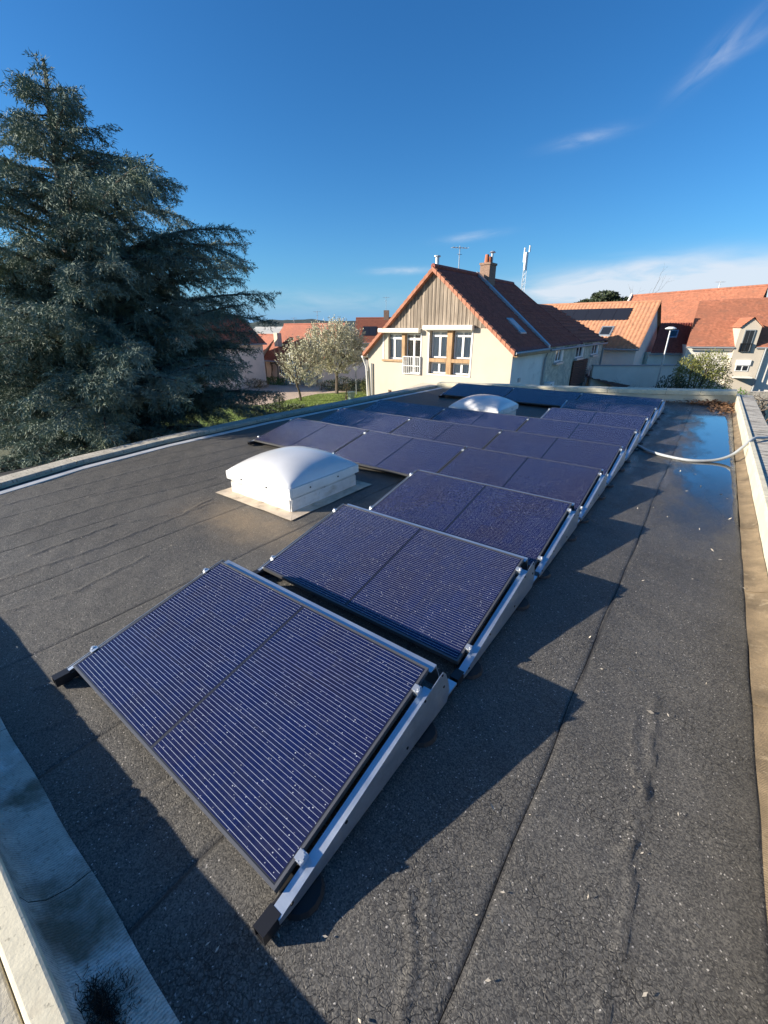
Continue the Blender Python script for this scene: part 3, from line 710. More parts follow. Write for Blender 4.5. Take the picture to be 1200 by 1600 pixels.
me_screws = [screw(PW+.062, y, z) for y, z in ((y1+.03, z1-.035), (y1+.055, z1-.13), (y1-.13, z1-.065), (.72, .085), (.02, .073), (.30, .125))]
labels = {
    (0, 0): 'large solar panel nearest the camera, standing alone at the front of the array',
    (1, 0): 'second solar panel from the camera, directly behind the nearest one, open felt beside it',
    (2, 0): 'third solar panel from the camera, to the right of the front rooflight',
    (3, 0): 'brownish solar panel at the right end of the front three-panel row',
    (3, 1): 'middle solar panel of the three-panel row just behind the front rooflight',
    (3, 2): 'leftmost solar panel behind the front rooflight, its left end nearest the left parapet coping',
    (4, 0): 'solar panel at the right end of the second three-panel row, nearest the hose end',
    (4, 1): 'middle solar panel of the second three-panel row, between the two rooflights',
    (4, 2): 'leftmost solar panel of the second three-panel row, along the left parapet',
    (5, 0): 'solar panel at the right end of the row just in front of the far rooflight',
    (5, 1): 'middle solar panel of the row hiding the foot of the far rooflight',
    (5, 2): 'leftmost solar panel of the row just in front of the far rooflight, under the lawn',
    (6, 0): 'lone bright blue solar panel right of the far rooflight, nearer of two',
    (7, 0): 'single solar panel right of the far rooflight, farther of the two there',
    (8, 0): 'farthest solar panel at the right end, close to the far parapet corner',
    (8, 1): 'dark blue solar panel in the middle of the farthest row, behind the far rooflight',
    (8, 2): 'dark smooth solar panel at the left end of the farthest row below the cream house'}
yoff = {0: -.03}
jit = {(3, 0): .004, (6, 0): .012, (5, 2): .006, (8, 1): .015, (8, 2): .012, (1, 0): -.004}
def make_panel(r, c, first_detail):
    x = -c*W0+(W0-PW)/2; y = r*PITCHY+yoff.get(r, 0)
    t = thing('solar_module', labels[(r, c)], 'solar panel', (x, y, ZL), 'tilted solar panels on the flat roof', (TILT, 0, 0))
    inst('panel_frame', me_frame, t); inst('backing_sheet', me_back, t)
    if first_detail:
        for u, v, w, h in LAY: inst('solar_cell', me_cell, t, (u, v, 0))
    else: inst('solar_cells', me_cells, t)['kind'] = 'stuff'
    inst('busbar_wires', me_wires if r < 2 else me_wires_thin, t)['kind'] = 'stuff'
    inst('wind_deflector', me_defl, t)
    cols = {0: 1, 1: 1, 2: 1, 6: 1, 7: 1}.get(r, 3)
    ends = ([1] if c == 0 else [])+([-1] if c == cols-1 else [])
    for v in (.10, D0-.145):
        k = inst('clamp', me_clamp, t, (PW, v, 0)); inst('bolt', me_bolt, k)
        if -1 in ends: k = inst('clamp', me_clamp, t, (0, v+.046, 0), (0, 0, math.pi)); inst('bolt', me_bolt, k)
    for s in ends:
        sp = inst('side_plate', me_side[s], t); inst('base_rail', me_rail[s], t); inst('rail_connector', me_ext[s], t)
        for k in (0, 1): inst('rubber_foot', me_foot[(s, k)], t)
        if s > 0:
            for sm in me_screws: inst('screw', sm, sp)
    if r < 2:
        b = MB(); b.tube(smooth([inv(.10, 1.02, .05), inv(.22, 1.12, .016), inv(.40, 1.16, .012), inv(.62, 1.13, .013), inv(.80, 1.20, .014), inv(.95, 1.28, .05)], 5), .0045, 6); b.build('solar_cable', M['rubber'], t)
        b = MB(); b.tube(smooth([inv(-.02, .98, .06), inv(.05, 1.10, .014), inv(.18, 1.19, .012), inv(.30, 1.22, .03)], 5), .0045, 6); b.build('solar_cable', M['rubber'], t)
    if not ends or -1 not in ends:   # shared rail at the joint with the neighbour
        inst('base_rail', me_rail[-1], t)
for r in range(9):
    for c in range({0: 1, 1: 1, 2: 1, 6: 1, 7: 1}.get(r, 3)): make_panel(r, c, r < 3)

# ------------------------------------------------------------------ rooflights
def rooflight(cx, cy, label):
    t = thing('rooflight', label, 'skylight', (cx, cy, 0), 'domed rooflights on the felt roof'); O = (cx, cy, 0)
    k = .535
    b = MB(); b.prism([(cx-k, cy-k, .004), (cx+k, cy-k, .004), (cx+k, cy+k, .004), (cx-k, cy+k, .004)], [(cx-k+.008, cy-k+.008, .195), (cx+k-.008, cy-k+.008, .195), (cx+k-.008, cy+k-.008, .195), (cx-k+.008, cy+k-.008, .195)])
    kb = b.build('kerb', M['kerb'], t, O)
    # felt-on-kerb laps, proud of the kerb
    for x0, x1, s in ((-k+.004, -.30, 0), (-.297, k-.02, 1)):
        b = MB(); b.box(cx+x0, cx+x1, cy-k-.004-s*.002, cy-k+.006, .010, .150); b.build('kerb_lap', M['kerb'], t, O)
    for y0, y1, s in ((-k+.012, -.16, 0), (-.157, k-.006, 1)):
        b = MB(); b.box(cx+k-.006, cx+k+.004+s*.002, cy+y0, cy+y1, .010, .155); b.build('kerb_lap', M['kerb'], t, O)
    q = .68; ir = k+.004
    for sx, sy in ((0, -1), (1, 0), (0, 1), (-1, 0)):
        b = MB(); n = 10; P = []
        for j in range(2):
            d = q if j == 0 else ir
            P.append([((sx*d if sx else (i/(n-1)*2-1)*d)+cx+random.uniform(-.004, .004), (sy*d if sy else (i/(n-1)*2-1)*d)+cy+random.uniform(-.004, .004), (.013 if j == 0 else .022)+random.uniform(-.0015, .0015)) for i in range(n)])
        P = np.array(P); P = P if (sx, sy) in ((0, -1), (1, 0)) else P[:, ::-1]
        P = P if sy == -1 or sx == 1 else P
        grid_obj('skirt_flashing', P, M['kerb_skirt'], t, O, smooth=False)
    e = .565
    b = MB()
    for x0, x1, y0, y1 in ((-e, e, -e, -e+.05), (-e, e, e-.05, e), (-e, -e+.05, -e+.05, e-.05), (e-.05, e, -e+.05, e-.05)): b.box(cx+x0, cx+x1, cy+y0, cy+y1, .188, .288)
    fr = b.build('frame', M['white_frame'], t, O, bevel=.006)
    for dx in (-.27, .18):
        b = MB(); b.cyl((cx+dx, cy-e-.006, .235), (cx+dx, cy-e+.002, .235), .010, n=10); b.build('screw', M['dark'], fr, (cx, cy, 0))
        b = MB(); b.cyl((cx+e-.002, cy+dx, .235), (cx+e+.006, cy+dx, .235), .010, n=10); b.build('screw', M['dark'], fr, (cx, cy, 0))
    n = 41; g = np.linspace(-1, 1, n); A, B = np.meshgrid(g, g)
    hgt = ((1-np.abs(A)**2.4)*(1-np.abs(B)**2.4))**.62
    lipf = np.clip((1-np.maximum(np.abs(A), np.abs(B)))/.06, 0, 1)
    Z = .290+.012*lipf+.195*hgt
    s = e-.012
    grid_obj('dome', np.stack([cx+A*s, cy+B*s, Z], -1), M['dome'], t, O)
    return t
rooflight(-1.31, 2.84, 'white domed rooflight in the foreground, left of the first panels, with stained skirt')
rooflight(-1.31, 8.35, 'white domed rooflight far back among the panels, half hidden by a panel row')

# hose over the right parapet
b = MB(); b.tube(smooth([(1.45, 8.0, .05), (1.70, 7.74, .03), (1.86, 7.55, .025), (2.0, 7.34, .026), (2.27, 7.16, .026), (2.58, 7.10, .028), (2.85, 7.26, .04), (3.03, 7.44, .10), (3.14, 7.58, .21), (3.24, 7.78, .315), (3.37, 8.02, .30), (3.55, 8.24, .29), (3.8, 8.5, .16), (4.0, 8.7, -.5)]), .021, 10)
tag(b.build('hose', M['hose'], smooth=True), 'grey conduit hose from under the panels across the felt and over the right parapet', 'hose')

# litter
def scatter(n, cx, cy, sx, sy, z, size, zs=.0, shape=1.6):
    p = rng.normal(0, 1, (n, 2))*[sx, sy]+[cx, cy]; q = []
    for x, y in p:
        x = min(x, 3.14); y = min(y, 13.70)
        a = rng.uniform(0, 6.28); s = size*rng.uniform(.5, 1.3); tl = rng.normal(0, .35, 2)
        u = np.array([math.cos(a), math.sin(a), tl[0]])*s*shape; v = np.array([-math.sin(a), math.cos(a), tl[1]])*s*.7
        c = np.array([x, y, z+abs(rng.normal(0, zs))+.012]); q.append([c-u, c-v, c+u, c+v])
    return q
q = scatter(500, 2.72, 13.35, .24, .16, .01, .032, .035)+scatter(260, 2.95, 12.7, .14, .4, .01, .026, .012)+scatter(90, 2.0, 13.3, .5, .1, .01, .022)
tag(quads_obj('fallen_leaves', q, M['leaf_dead'], origin=(2.7, 13.2, 0)), 'heap of brown fallen leaves in the far right roof corner', 'leaves', kind='stuff')
q = []
for n, cx, cy, sx, sy, s in ((46, 2.6, .9, .3, .9, .0045), (20, 2.75, 4, .2, 2, .009), (16, 1.0, .0, .8, .15, .005), (16, -2, 1.2, .8, 1, .006), (10, 2.2, 3, .3, 1.5, .007)): q += scatter(n, cx, cy, sx, sy, .004, s, .001, 2.0)
tag(quads_obj('litter', q, M['chip']), 'pale twig and grit crumbs scattered over the felt', 'debris', kind='stuff')
q = []
for _ in range(1500):
    a = rng.normal(0, 1, 2); x = 1.545+a[0]*.045; y = -.485+a[1]*.026; y = max(-.535, min(-.40, y))
    z0 = .022+max(0, (-y-.46))*.9
    d = np.array([rng.normal(0, 1), rng.normal(0, 1), rng.uniform(.2, 1.2)]); d /= np.linalg.norm(d); s = np.cross(d, rng.normal(0, 1, 3)); s /= np.linalg.norm(s); l = rng.uniform(.012, .032)
    c = np.array([x, y, z0]); q.append([c-s*.0012, c+s*.0012, c+d*l+s*.0006, c+d*l-s*.0006])
tag(quads_obj('dead_moss', q, M['moss'], origin=(1.545, -.485, .02)), 'dark tuft of dead moss on the shaded flashing at the near parapet', 'moss', kind='stuff')

# ------------------------------------------------------------------ house building kit
class Frame:
    """house frame: x along the facade to the right, y into the house, z up"""
    def __init__(s, origin_rf, ex_rf):
        ex = Vector(ex_rf).normalized(); s.o = TW(*origin_rf); s.ex = CR*ex.x+CF*ex.y; s.ey = CR*(-ex.y)+CF*ex.x
    def __call__(s, x, y, z): return s.o+s.ex*x+s.ey*y+Vector((0, 0, z))
def wall_face(b, T, x0, x1, z0, z1, holes, depth, thick=None):
    """front face of a wall at y=0 with rectangular openings and their reveals"""
    xs = sorted({x0, x1, *[h[0] for h in holes], *[h[1] for h in holes]}); zs = sorted({z0, z1, *[h[2] for h in holes], *[h[3] for h in holes]})
    for i in range(len(xs)-1):
        for j in range(len(zs)-1):
            xm, zm = (xs[i]+xs[i+1])/2, (zs[j]+zs[j+1])/2
            if any(h[0] < xm < h[1] and h[2] < zm < h[3] for h in holes): continue
            b.quad(T(xs[i], 0, zs[j]), T(xs[i+1], 0, zs[j]), T(xs[i+1], 0, zs[j+1]), T(xs[i], 0, zs[j+1]))
    for a, c, d, e in holes:
        b.quad(T(a, 0, d), T(a, depth, d), T(a, depth, e), T(a, 0, e)); b.quad(T(c, depth, d), T(c, 0, d), T(c, 0, e), T(c, depth, e))
        b.quad(T(a, 0, d), T(c, 0, d), T(c, depth, d), T(a, depth, d)); b.quad(T(a, depth, e), T(c, depth, e), T(c, 0, e), T(a, 0, e))
def roof_plane(name, T, c00, c10, c11, c01, courses, cols, m, parent, origin, lift=.03, wave=.0, per=6):
    """tiled roof slope: c00, c10 at the eave, c01, c11 at the ridge; every course steps over the one below"""
    c00, c10, c11, c01 = [np.array(T(*c) if T else c, float) for c in (c00, c10, c11, c01)]
    nrm = np.cross(c10-c00, c01-c00); nrm /= np.linalg.norm(nrm)
    if nrm[2] < 0: nrm = -nrm
    nc = max(2, cols*per if wave else 2); us = np.linspace(0, 1, nc)
    w = wave*np.abs(np.sin(us*cols*math.pi)) if wave else us*0
    rows = []
    for k in range(courses):
        t0, t1 = k/courses, (k+1)/courses
        jt = rng.normal(0, lift*.12, nc)
        for t, h in ((t0, lift), (t1, 0.)):
            P = c00[None]*((1-us)*(1-t))[:, None]+c10[None]*(us*(1-t))[:, None]+c11[None]*(us*t)[:, None]+c01[None]*((1-us)*t)[:, None]
            rows.append(P+nrm[None]*(h+w+jt)[:, None])
    return grid_obj(name, np.array(rows), m, parent, origin, smooth=False)
def quick(b, name, m, t, O, **k): return b.build(name, m, t, O, **k)
def window(t, O, T, x0, x1, z0, z1, y, leaves=2, fr=.06, m_fr='white', m_gl='dark_glass', transom=0, name='window'):
    """window frame standing in an opening at depth y, a child pane per leaf"""
    b = MB(); d = .05
    b.box(x0, x1, y, y+d, z0, z0+fr, T); b.box(x0, x1, y, y+d, z1-fr, z1, T); b.box(x0, x0+fr, y, y+d, z0+fr, z1-fr, T); b.box(x1-fr, x1, y, y+d, z0+fr, z1-fr, T)
    w = (x1-x0)/leaves
    for k in range(1, leaves): b.box(x0+k*w-fr*.8, x0+k*w+fr*.8, y-.004, y+d, z0+fr, z1-fr, T)
    if transom: b.box(x0+fr, x1-fr, y-.002, y+d, transom-fr*.8, transom+fr*.8, T)
    f = b.build(name, M[m_fr], t, O)
    for k in range(leaves):
        a, c = x0+k*w+fr*.8, x0+(k+1)*w-fr*.8
        for e0, e1 in (((z0+fr, transom-fr*.8), (transom+fr*.8, z1-fr)) if transom else ((z0+fr, z1-fr),)):
            p = MB(); p.box(a, c, y+.018, y+.026, e0, e1, T); p.build('pane', M[m_gl], f, O)
    return f

# ------------------------------------------------------------------ cream house with the boarded gable
s_ = np.array([.609, .793]); t_ = np.array([-.793, .609]); A_ = np.array([5.65, 19.5]); HW = 8.2; AP = 4.08
B_ = A_+HW*t_
T = Frame(B_, -t_)
O = tuple(T(HW/2, 4, G)); h1 = thing('cream_house', 'cream house with a weathered boarded gable above white windows and a dark red tiled roof', 'house', O)
ZA, ZR, ZLv, ZB = 4.22, .86, .60, 1.84      # apex, right and left eave, foot of the boarding
P1 = 4.3                                   # depth of the rendered front part
slopeR = (ZA-ZR)/(HW-AP); slopeL = (ZA-ZLv)/AP
b = MB()
holes = [(1.10, 2.28, .30, 1.57), (2.44, 3.40, -.37, 1.57), (3.93, 6.15, -.28, 1.70), (1.0, 1.62, -2.4, -1.27), (2.36, 2.92, -2.2, -1.24)]
wall_face(b, T, 0, HW, G, ZLv, [h for h in holes if h[3] < .6], .24)
holes_up = [(1.10, 2.28, ZLv, 1.57), (2.44, 3.40, ZLv, 1.57), (3.93, 6.15, ZLv, 1.70)]
b = MB()
allh = holes
x_l = lambda z: 0+(z-ZLv)/slopeL if z > ZLv else 0
x_r = lambda z: HW-(z-ZR)/slopeR if z > ZR else HW
xl, xr_ = x_l(ZB), x_r(ZB)
wall_face(b, T, xl, xr_, G, ZB, [(max(h[0], xl), h[1], h[2], h[3]) for h in allh if h[1] > xl], .24)
# side wedges of the wall under the verges
b.poly([T(0, 0, G), T(xl, 0, G), T(xl, 0, ZB), T(0, 0, ZLv)])
b.poly([T(xr_, 0, G), T(HW, 0, G), T(HW, 0, ZR), T(xr_, 0, ZB)])
quick(b, 'facade_wall', M['cream'], h1, O)
b = MB(); b.quad(T(HW, 0, G), T(HW, P1, G), T(HW, P1, ZR), T(HW, 0, ZR)); quick(b, 'side_wall', M['grey_render'], h1, O)
b = MB(); b.quad(T(0, P1, G), T(0, 0, G), T(0, 0, ZLv), T(0, P1, ZLv)); quick(b, 'side_wall', M['cream'], h1, O)
b = MB(); b.quad(T(0, P1, G), T(HW, P1, G), T(HW, P1, ZR), T(0, P1, ZLv)); b.quad(T(.1, .25, -.6), T(HW-.1, .25, -.6), T(HW-.1, P1, -.6), T(.1, P1, -.6)); quick(b, 'inner_wall', M['render_dark'], h1, O)
# boarding
nb = 56; bw = (x_r(ZB)-x_l(ZB)+.06)/nb
for k in range(nb):
    a = x_l(ZB)-.03+k*bw; c = a+bw-.012
    top = lambda x: min(ZLv+slopeL*x, ZR+slopeR*(HW-x))-.01
    d = .022+.016*(k % 2)
    pa = [(a, ZB-.03), (c, ZB-.03), (c, max(top(c), ZB-.02))]
    if a < AP < c: pa.append((AP, top(AP)))
    pa.append((a, max(top(a), ZB-.02)))
    bb = MB(); bb.prism([T(x, -d, z) for x, z in pa], [T(x, -.004, z) for x, z in pa]); quick(bb, 'gable_board', M['boards'], h1, O)
b = MB(); b.poly([T(xl, -.002, ZB), T(xr_, -.002, ZB), T(AP, -.002, ZA-.02)]); quick(b, 'gable_backing', M['deck'], h1, O)
# roof slopes, front part, then verge tiles
ov = .22
re_r = (HW+.16, ZR-.16*slopeR); le_l = (-.16, ZLv-.16*slopeL)
roof_plane('roof_slope', T, (re_r[0], -ov, re_r[1]+.10), (re_r[0], P1, re_r[1]+.10), (AP, P1, ZA+.10), (AP, -ov, ZA+.10), 17, 18, M['tile_red'], h1, O, .035, .03)
roof_plane('roof_slope', T, (le_l[0], P1, le_l[1]+.10), (le_l[0], -ov, le_l[1]+.10), (AP, -ov, ZA+.10), (AP, P1, ZA+.10), 17, 18, M['tile_red'], h1, O, .035, .03)
b = MB()
for x0, z0, x1, z1 in ((re_r[0], re_r[1], AP, ZA), (le_l[0], le_l[1], AP, ZA)):
    b.hexa([T(x0, -ov, z0-.06), T(x1, -ov, z1-.06), T(x1, .02, z1-.06), T(x0, .02, z0-.06), T(x0, -ov, z0+.08), T(x1, -ov, z1+.08), T(x1, .02, z1+.08), T(x0, .02, z0+.08)])
quick(b, 'verge_soffit', M['tile_verge'], h1, O)
for (x0, z0) in (re_r, le_l):
    n = 19; ln_ = math.hypot(AP-x0, ZA-z0)
    for k in range(n):
        t0, t1 = k/n, (k+1.12)/n
        p = lambda t, dy, dz: T(x0+(AP-x0)*t, -ov+dy, z0+(ZA-z0)*t+dz)
        bb = MB(); ring0 = [p(t0, -.05, -.05), p(t0, .02, -.05), p(t0, .16, .17), p(t0, .06, .20), p(t0, -.05, .15)]
        ring1 = [p(t1, -.03, -.05), p(t1, .02, -.05), p(t1, .16, .14), p(t1, .06, .165), p(t1, -.03, .12)]
        bb.prism(ring0, ring1); quick(bb, 'verge_tile', M['tile_verge'], h1, O)
b = MB(); b.tube([T(AP, y, ZA+.16) for y in np.linspace(-ov, P1, 12)], .11, 8); quick(b, 'ridge_tiles', M['tile_red'], h1, O)
# parting wall flashing on the roof between front and old part
b = MB()
b.hexa([T(re_r[0]+.02, P1-.12, re_r[1]+.08), T(AP, P1-.12, ZA+.10), T(AP, P1+.16, ZA+.10), T(re_r[0]+.02, P1+.16, re_r[1]+.08), T(re_r[0]+.02, P1-.12, re_r[1]+.26), T(AP, P1-.12, ZA+.30), T(AP, P1+.16, ZA+.30), T(re_r[0]+.02, P1+.16, re_r[1]+.26)])
quick(b, 'roof_flashing', M['flashing'], h1, O)
# roof window
def on_slope(x, y, up): return T(x, y, ZR+slopeR*(HW-x)+.10+up)
for nm, x0, x1, y0, y1, m, z0, z1 in (('roof_window', 6.75, 7.55, 2.35, 3.1, 'flashing', .02, .11),):
    b = MB(); b.hexa([on_slope(x0, y0, z0), on_slope(x1, y0, z0), on_slope(x1, y1, z0), on_slope(x0, y1, z0), on_slope(x0, y0, z1), on_slope(x1, y0, z1), on_slope(x1, y1, z1), on_slope(x0, y1, z1)][::-1]); f = quick(b, nm, M[m], h1, O)
    b = MB(); b.quad(on_slope(x0+.09, y0+.09, z1+.006), on_slope(x1-.12, y0+.09, z1+.006), on_slope(x1-.12, y1-.09, z1+.006), on_slope(x0+.09, y1-.09, z1+.006)); quick(b, 'pane', M['dark_glass'], f, O)
# windows with shutter boxes, oak post and beam, rail
for (x0, x1, z0, z1, lv, tr) in ((1.12, 2.26, .32, 1.55, 2, 1.33), (2.46, 3.38, -.35, 1.55, 2, 1.30), (3.97, 4.88, .46, 1.68, 2, 1.47), (5.20, 6.12, .46, 1.68, 2, 1.47), (3.97, 4.88, -.26, .26, 2, 0), (5.20, 6.12, -.26, .26, 2, 0)):
    f = window(h1, O, T, x0, x1, z0, z1, .17, lv, .065, m_gl='glass', transom=tr)
    if x0 != 2.46:
        n = 60; xs = np.linspace(x0+.05, x1-.05, n); gap = np.abs(xs-(x0+x1)/2) < .03
        for a, c in ((0, n//2-1), (n//2+1, n)):
            seg = xs[a:c]; P = np.array([[T(x, .225+.018*math.sin(x*42), z) for x in seg] for z in (z0+.03, z1-.04)]); grid_obj('curtain', P, M['curtain'], f, O)
    else:
        b = MB(); b.box(x0+.12, x0+.24, .26, .29, z0+.1, z1-.3, T); b.box(x0+.55, x0+.62, .26, .29, z0+.1, z1-.3, T); quick(b, 'curtain', M['render_dark'], f, O)
for x0, x1, z0, z1 in ((.92, 3.42, 1.585, 1.80), (3.66, 6.28, 1.715, 1.93)):
    b = MB(); prof = [(0, z0), (-.20, z0), (-.235, z0+.04), (-.235, z1-.03), (-.20, z1), (0, z1)]
    b.prism([T(x0, y-.045, z) for y, z in prof], [T(x1, y-.045, z) for y, z in prof]); quick(b, 'shutter_box', M['cream_box'], h1, O)
for x0, x1, y0, y1, z0, z1, nm in ((2.27, 2.45, -.012, .20, .26, 1.58, 'oak_post'), (4.90, 5.17, -.02, .20, -.30, 1.70, 'oak_post'), (3.90, 4.895, -.014, .20, .28, .44, 'oak_beam'), (5.175, 6.17, -.014, .20, .28, .44, 'oak_beam'), (1.02, 2.36, -.08, .17, .20, .285, 'window_sill')):
    b = MB(); b.box(x0, x1, y0, y1, z0, z1, T); quick(b, nm, M['wood'], h1, O)
for x in (1.08, 3.44, 3.88, 6.20):
    b = MB(); zt = 1.58 if x < 3.6 else 1.71; zb = -.34; b.box(x-.03, x+.03, -.02, .10, zb if x != 1.08 else .30, zt, T); quick(b, 'window_trim', M['white'], h1, O)
b = MB(); b.box(3.85, 6.23, -.03, .1, -.345, -.285, T); quick(b, 'window_sill', M['cream_box'], h1, O)
b = MB()
for z in (-.36, .02, .46): b.box(2.40, 3.45, -.10, -.07, z, z+.035, T)
for k in range(10): b.box(2.42+k*.112, 2.44+k*.112, -.095, -.075, -.36, .47, T)
for x in (2.40, 3.42): b.box(x, x+.035, -.10, .0, -.37, .495, T)
quick(b, 'balcony_rail', M['white'], h1, O)
for x0, x1, z0, z1, m in ((1.02, 1.60, -2.38, -1.29, 'red_paint'), (2.38, 2.90, -2.18, -1.26, 'dark_glass')):
    window(h1, O, T, x0, x1, z0, z1, .16, 2, .05, m_gl='dark_glass' if m == 'dark_glass' else 'red_paint')
# lean-to canopy at the foot of the facade
b = MB(); b.hexa([T(2.6, -1.9, -1.35), T(7.6, -1.9, -1.35), T(7.6, -.01, -.86), T(3.6, -.01, -.86), T(2.6, -1.9, -1.25), T(7.6, -1.9, -1.25), T(7.6, -.01, -.74), T(3.6, -.01, -.74)]); quick(b, 'lean_to_roof', M['cream'], h1, O)
b = MB(); b.box(2.8, 7.5, -1.75, -.02, G, -1.36, T); quick(b, 'lean_to_wall', M['cream'], h1, O)
# gutters and pipes
b = MB(); b.tube([T(-.24, -ov, ZLv-.22), T(-.24, P1, ZLv-.22)], .06, 8); b.tube([T(-.24, -ov+.05, ZLv-.24), T(-.12, -.10, ZLv-.62), T(-.05, -.10, ZLv-.8), T(.10, -.10, G)], .045, 8); quick(b, 'gutter', M['gutter_white'], h1, O)
b = MB(); b.tube([T(.30, -.07, ZLv-.55), T(.30, -.07, G)], .04, 8); quick(b, 'drainpipe', M['gutter'], h1, O)
b = MB(); b.tube([T(re_r[0]+.04, -ov, re_r[1]+.06), T(re_r[0]+.04, P1, re_r[1]+.08)], .06, 8); quick(b, 'gutter', M['gutter'], h1, O)
b = MB(); b.box(HW+.005, HW+.24, .02, P1, ZR-.22, ZR-.06, T); quick(b, 'eave_board', M['wood'], h1, O)
b = MB(); b.tube([T(re_r[0]+.02, P1-.08, re_r[1]), T(HW+.08, P1-.08, ZR-.55), T(HW+.06, P1-.06, G)], .055, 8); quick(b, 'drainpipe', M['gutter'], h1, O)
b = MB(); b.box(HW+.002, HW+.06, .90, 1.12, -.5, -.32, T); quick(b, 'wall_vent', M['steel'], h1, O)
b = MB(); b.tube([T(AP, .15, ZA+.1), T(AP, .15, ZA+.55)], .085, 10); b.tube([T(AP, .15, ZA+.55), T(AP, .15, ZA+.60)], .15, 10); quick(b, 'vent_pipe', M['steel'], h1, O)
# chimney
cy0 = P1+.35
b = MB(); b.box(AP-.05, AP+.50, cy0, cy0+.80, 3.4, 4.86, T); ch = quick(b, 'chimney', M['brick'], h1, O)
b = MB(); b.box(AP-.09, AP+.54, cy0-.04, cy0+.84, 4.862, 4.96, T); quick(b, 'chimney_cap', M['brick'], ch, O)
for k, (yy, zz) in enumerate(((.18, 5.34), (.55, 5.28))):
    b = MB(); b.tube([T(AP+.22, cy0+yy, 4.95), T(AP+.22, cy0+yy, zz)], [.13, .10], 10); quick(b, 'chimney_pot', M['pot'], ch, O)
b = MB(); b.tube([T(AP+.26, cy0+.72, 4.95), T(AP+.26, cy0+.72, 5.46)], .06, 8); b.tube([T(AP+.26, cy0+.72, 5.48), T(AP+.26, cy0+.72, 5.55)], [.17, .10], 10); quick(b, 'flue_cowl', M['steel'], ch, O)

# old rubble part behind, joined to the cream house
P2 = 10.6; P3 = 17.3
O2 = tuple(T(HW/2, 8, G)); h2 = thing('stone_house', 'old rubble walled house with dark red roof joined behind the cream house', 'house', O2)
b = MB(); b.quad(T(HW, P1, G), T(HW, P2, G), T(HW, P2, ZR+.1), T(HW, P1, ZR+.1)); b.quad(T(HW, P2, G), T(HW, P3, G), T(HW, P3, ZR+.1), T(HW, P2, ZR+.1))
b.quad(T(HW, P3, G), T(0, P3, G), T(0, P3, ZR), T(HW, P3, ZR)); b.quad(T(0, P3, G), T(0, P1, G), T(0, P1, ZR), T(0, P3, ZR)); b.poly([T(HW, P3, ZR), T(0, P3, ZR), T(4.1, P3, 3.1)])
quick(b, 'rubble_wall', M['rubble'], h2, O2)
ZA2 = 4.12; e2 = (HW+.2, ZR-.12)
roof_plane('roof_slope', T, (e2[0], P1+.17, e2[1]+.1), (e2[0], P2, e2[1]+.1), (AP, P2-1.4, ZA2+.1), (AP, P1+.17, ZA2+.1), 14, 26, M['tile_red'], h2, O2, .055, .04)
roof_plane('roof_slope', T, (-.3, P2, .5), (-.3, P1+.17, .5), (AP, P1+.17, ZA2+.1), (AP, P2-1.4, ZA2+.1), 14, 26, M['tile_red'], h2, O2, .055, .04)
b = MB(); b.poly([T(HW, P2, ZR), T(AP, P2-1.4, ZA2), T(0, P2, ZR)]); quick(b, 'end_wall', M['rubble'], h2, O2)
b = MB(); b.tube([T(AP, y, ZA2+.15) for y in np.linspace(P1+.2, P2-1.4, 14)], .11, 8); b.tube([T(AP, P2-1.4, ZA2+.14), T(e2[0], P2, e2[1]+.14)], .07, 6); quick(b, 'ridge_tiles', M['tile_red'], h2, O2)
# lower end: shallower slope that just catches the sun on its tile edges
ZA3 = 3.2
roof_plane('roof_slope', T, (e2[0], P2+.02, e2[1]+.06), (e2[0], P3+.25, e2[1]+.02), (4.0, P3+.25, ZA3), (4.0, P2-.8, ZA3+.05), 12, 24, M['tile_mid'], h2, O2, .15, .05)
roof_plane('roof_slope', T, (-.3, P3+.25, .5), (-.3, P2, .5), (4.0, P2-.8, ZA3+.05), (4.0, P3+.25, ZA3), 12, 24, M['tile_mid'], h2, O2, .15, .05)
b = MB(); b.tube([T(4.0, y, ZA3+.05) for y in np.linspace(P2, P3+.25, 14)], .10, 8); b.tube([T(e2[0], P3+.25, e2[1]+.06), T(4.0, P3+.25, ZA3+.05)], .08, 6); quick(b, 'ridge_tiles', M['tile_verge'], h2, O2)
b = MB(); b.tube([T(e2[0]+.02, P1+.2, e2[1]), T(e2[0]+.02, P3+.2, e2[1])], .06, 8); b.tube([T(e2[0], P3+.1, e2[1]), T(HW+.06, P3-.05, ZR-.5), T(HW+.06, P3-.05, G)], .055, 8); quick(b, 'gutter', M['gutter'], h2, O2)
TS = Frame(A_, s_)
for x0, x1 in ((5.98, 7.2), (10.0, 11.6), (13.95, 15.6)):
    f = window(h2, O2, TS, x0, x1-.2, .06, .84, -.03, 2, .08)
    b = MB(); b.box(x0-.1, x1-.1, -.20, .0, -.06, .04, TS); quick(b, 'window_sill', M['steel'], f, O2)
    b = MB(); b.box(x1-.19, x1+.18, -.06, -.005, .06, .84, TS); quick(b, 'shutter', M['white'], f, O2)
for k in range(13):
    b = MB(); z = -1.62+k*.118; b.box(9.75, 13.2, -.10-(k % 2)*.01, -.04, z, z+.085, TS); quick(b, 'timber_slat', M['shutter_wood'], h2, O2)
b = MB(); b.box(9.8, 13.15, -.036, -.004, G, -.1, TS); quick(b, 'barn_door', M['render_dark'], h2, O2)
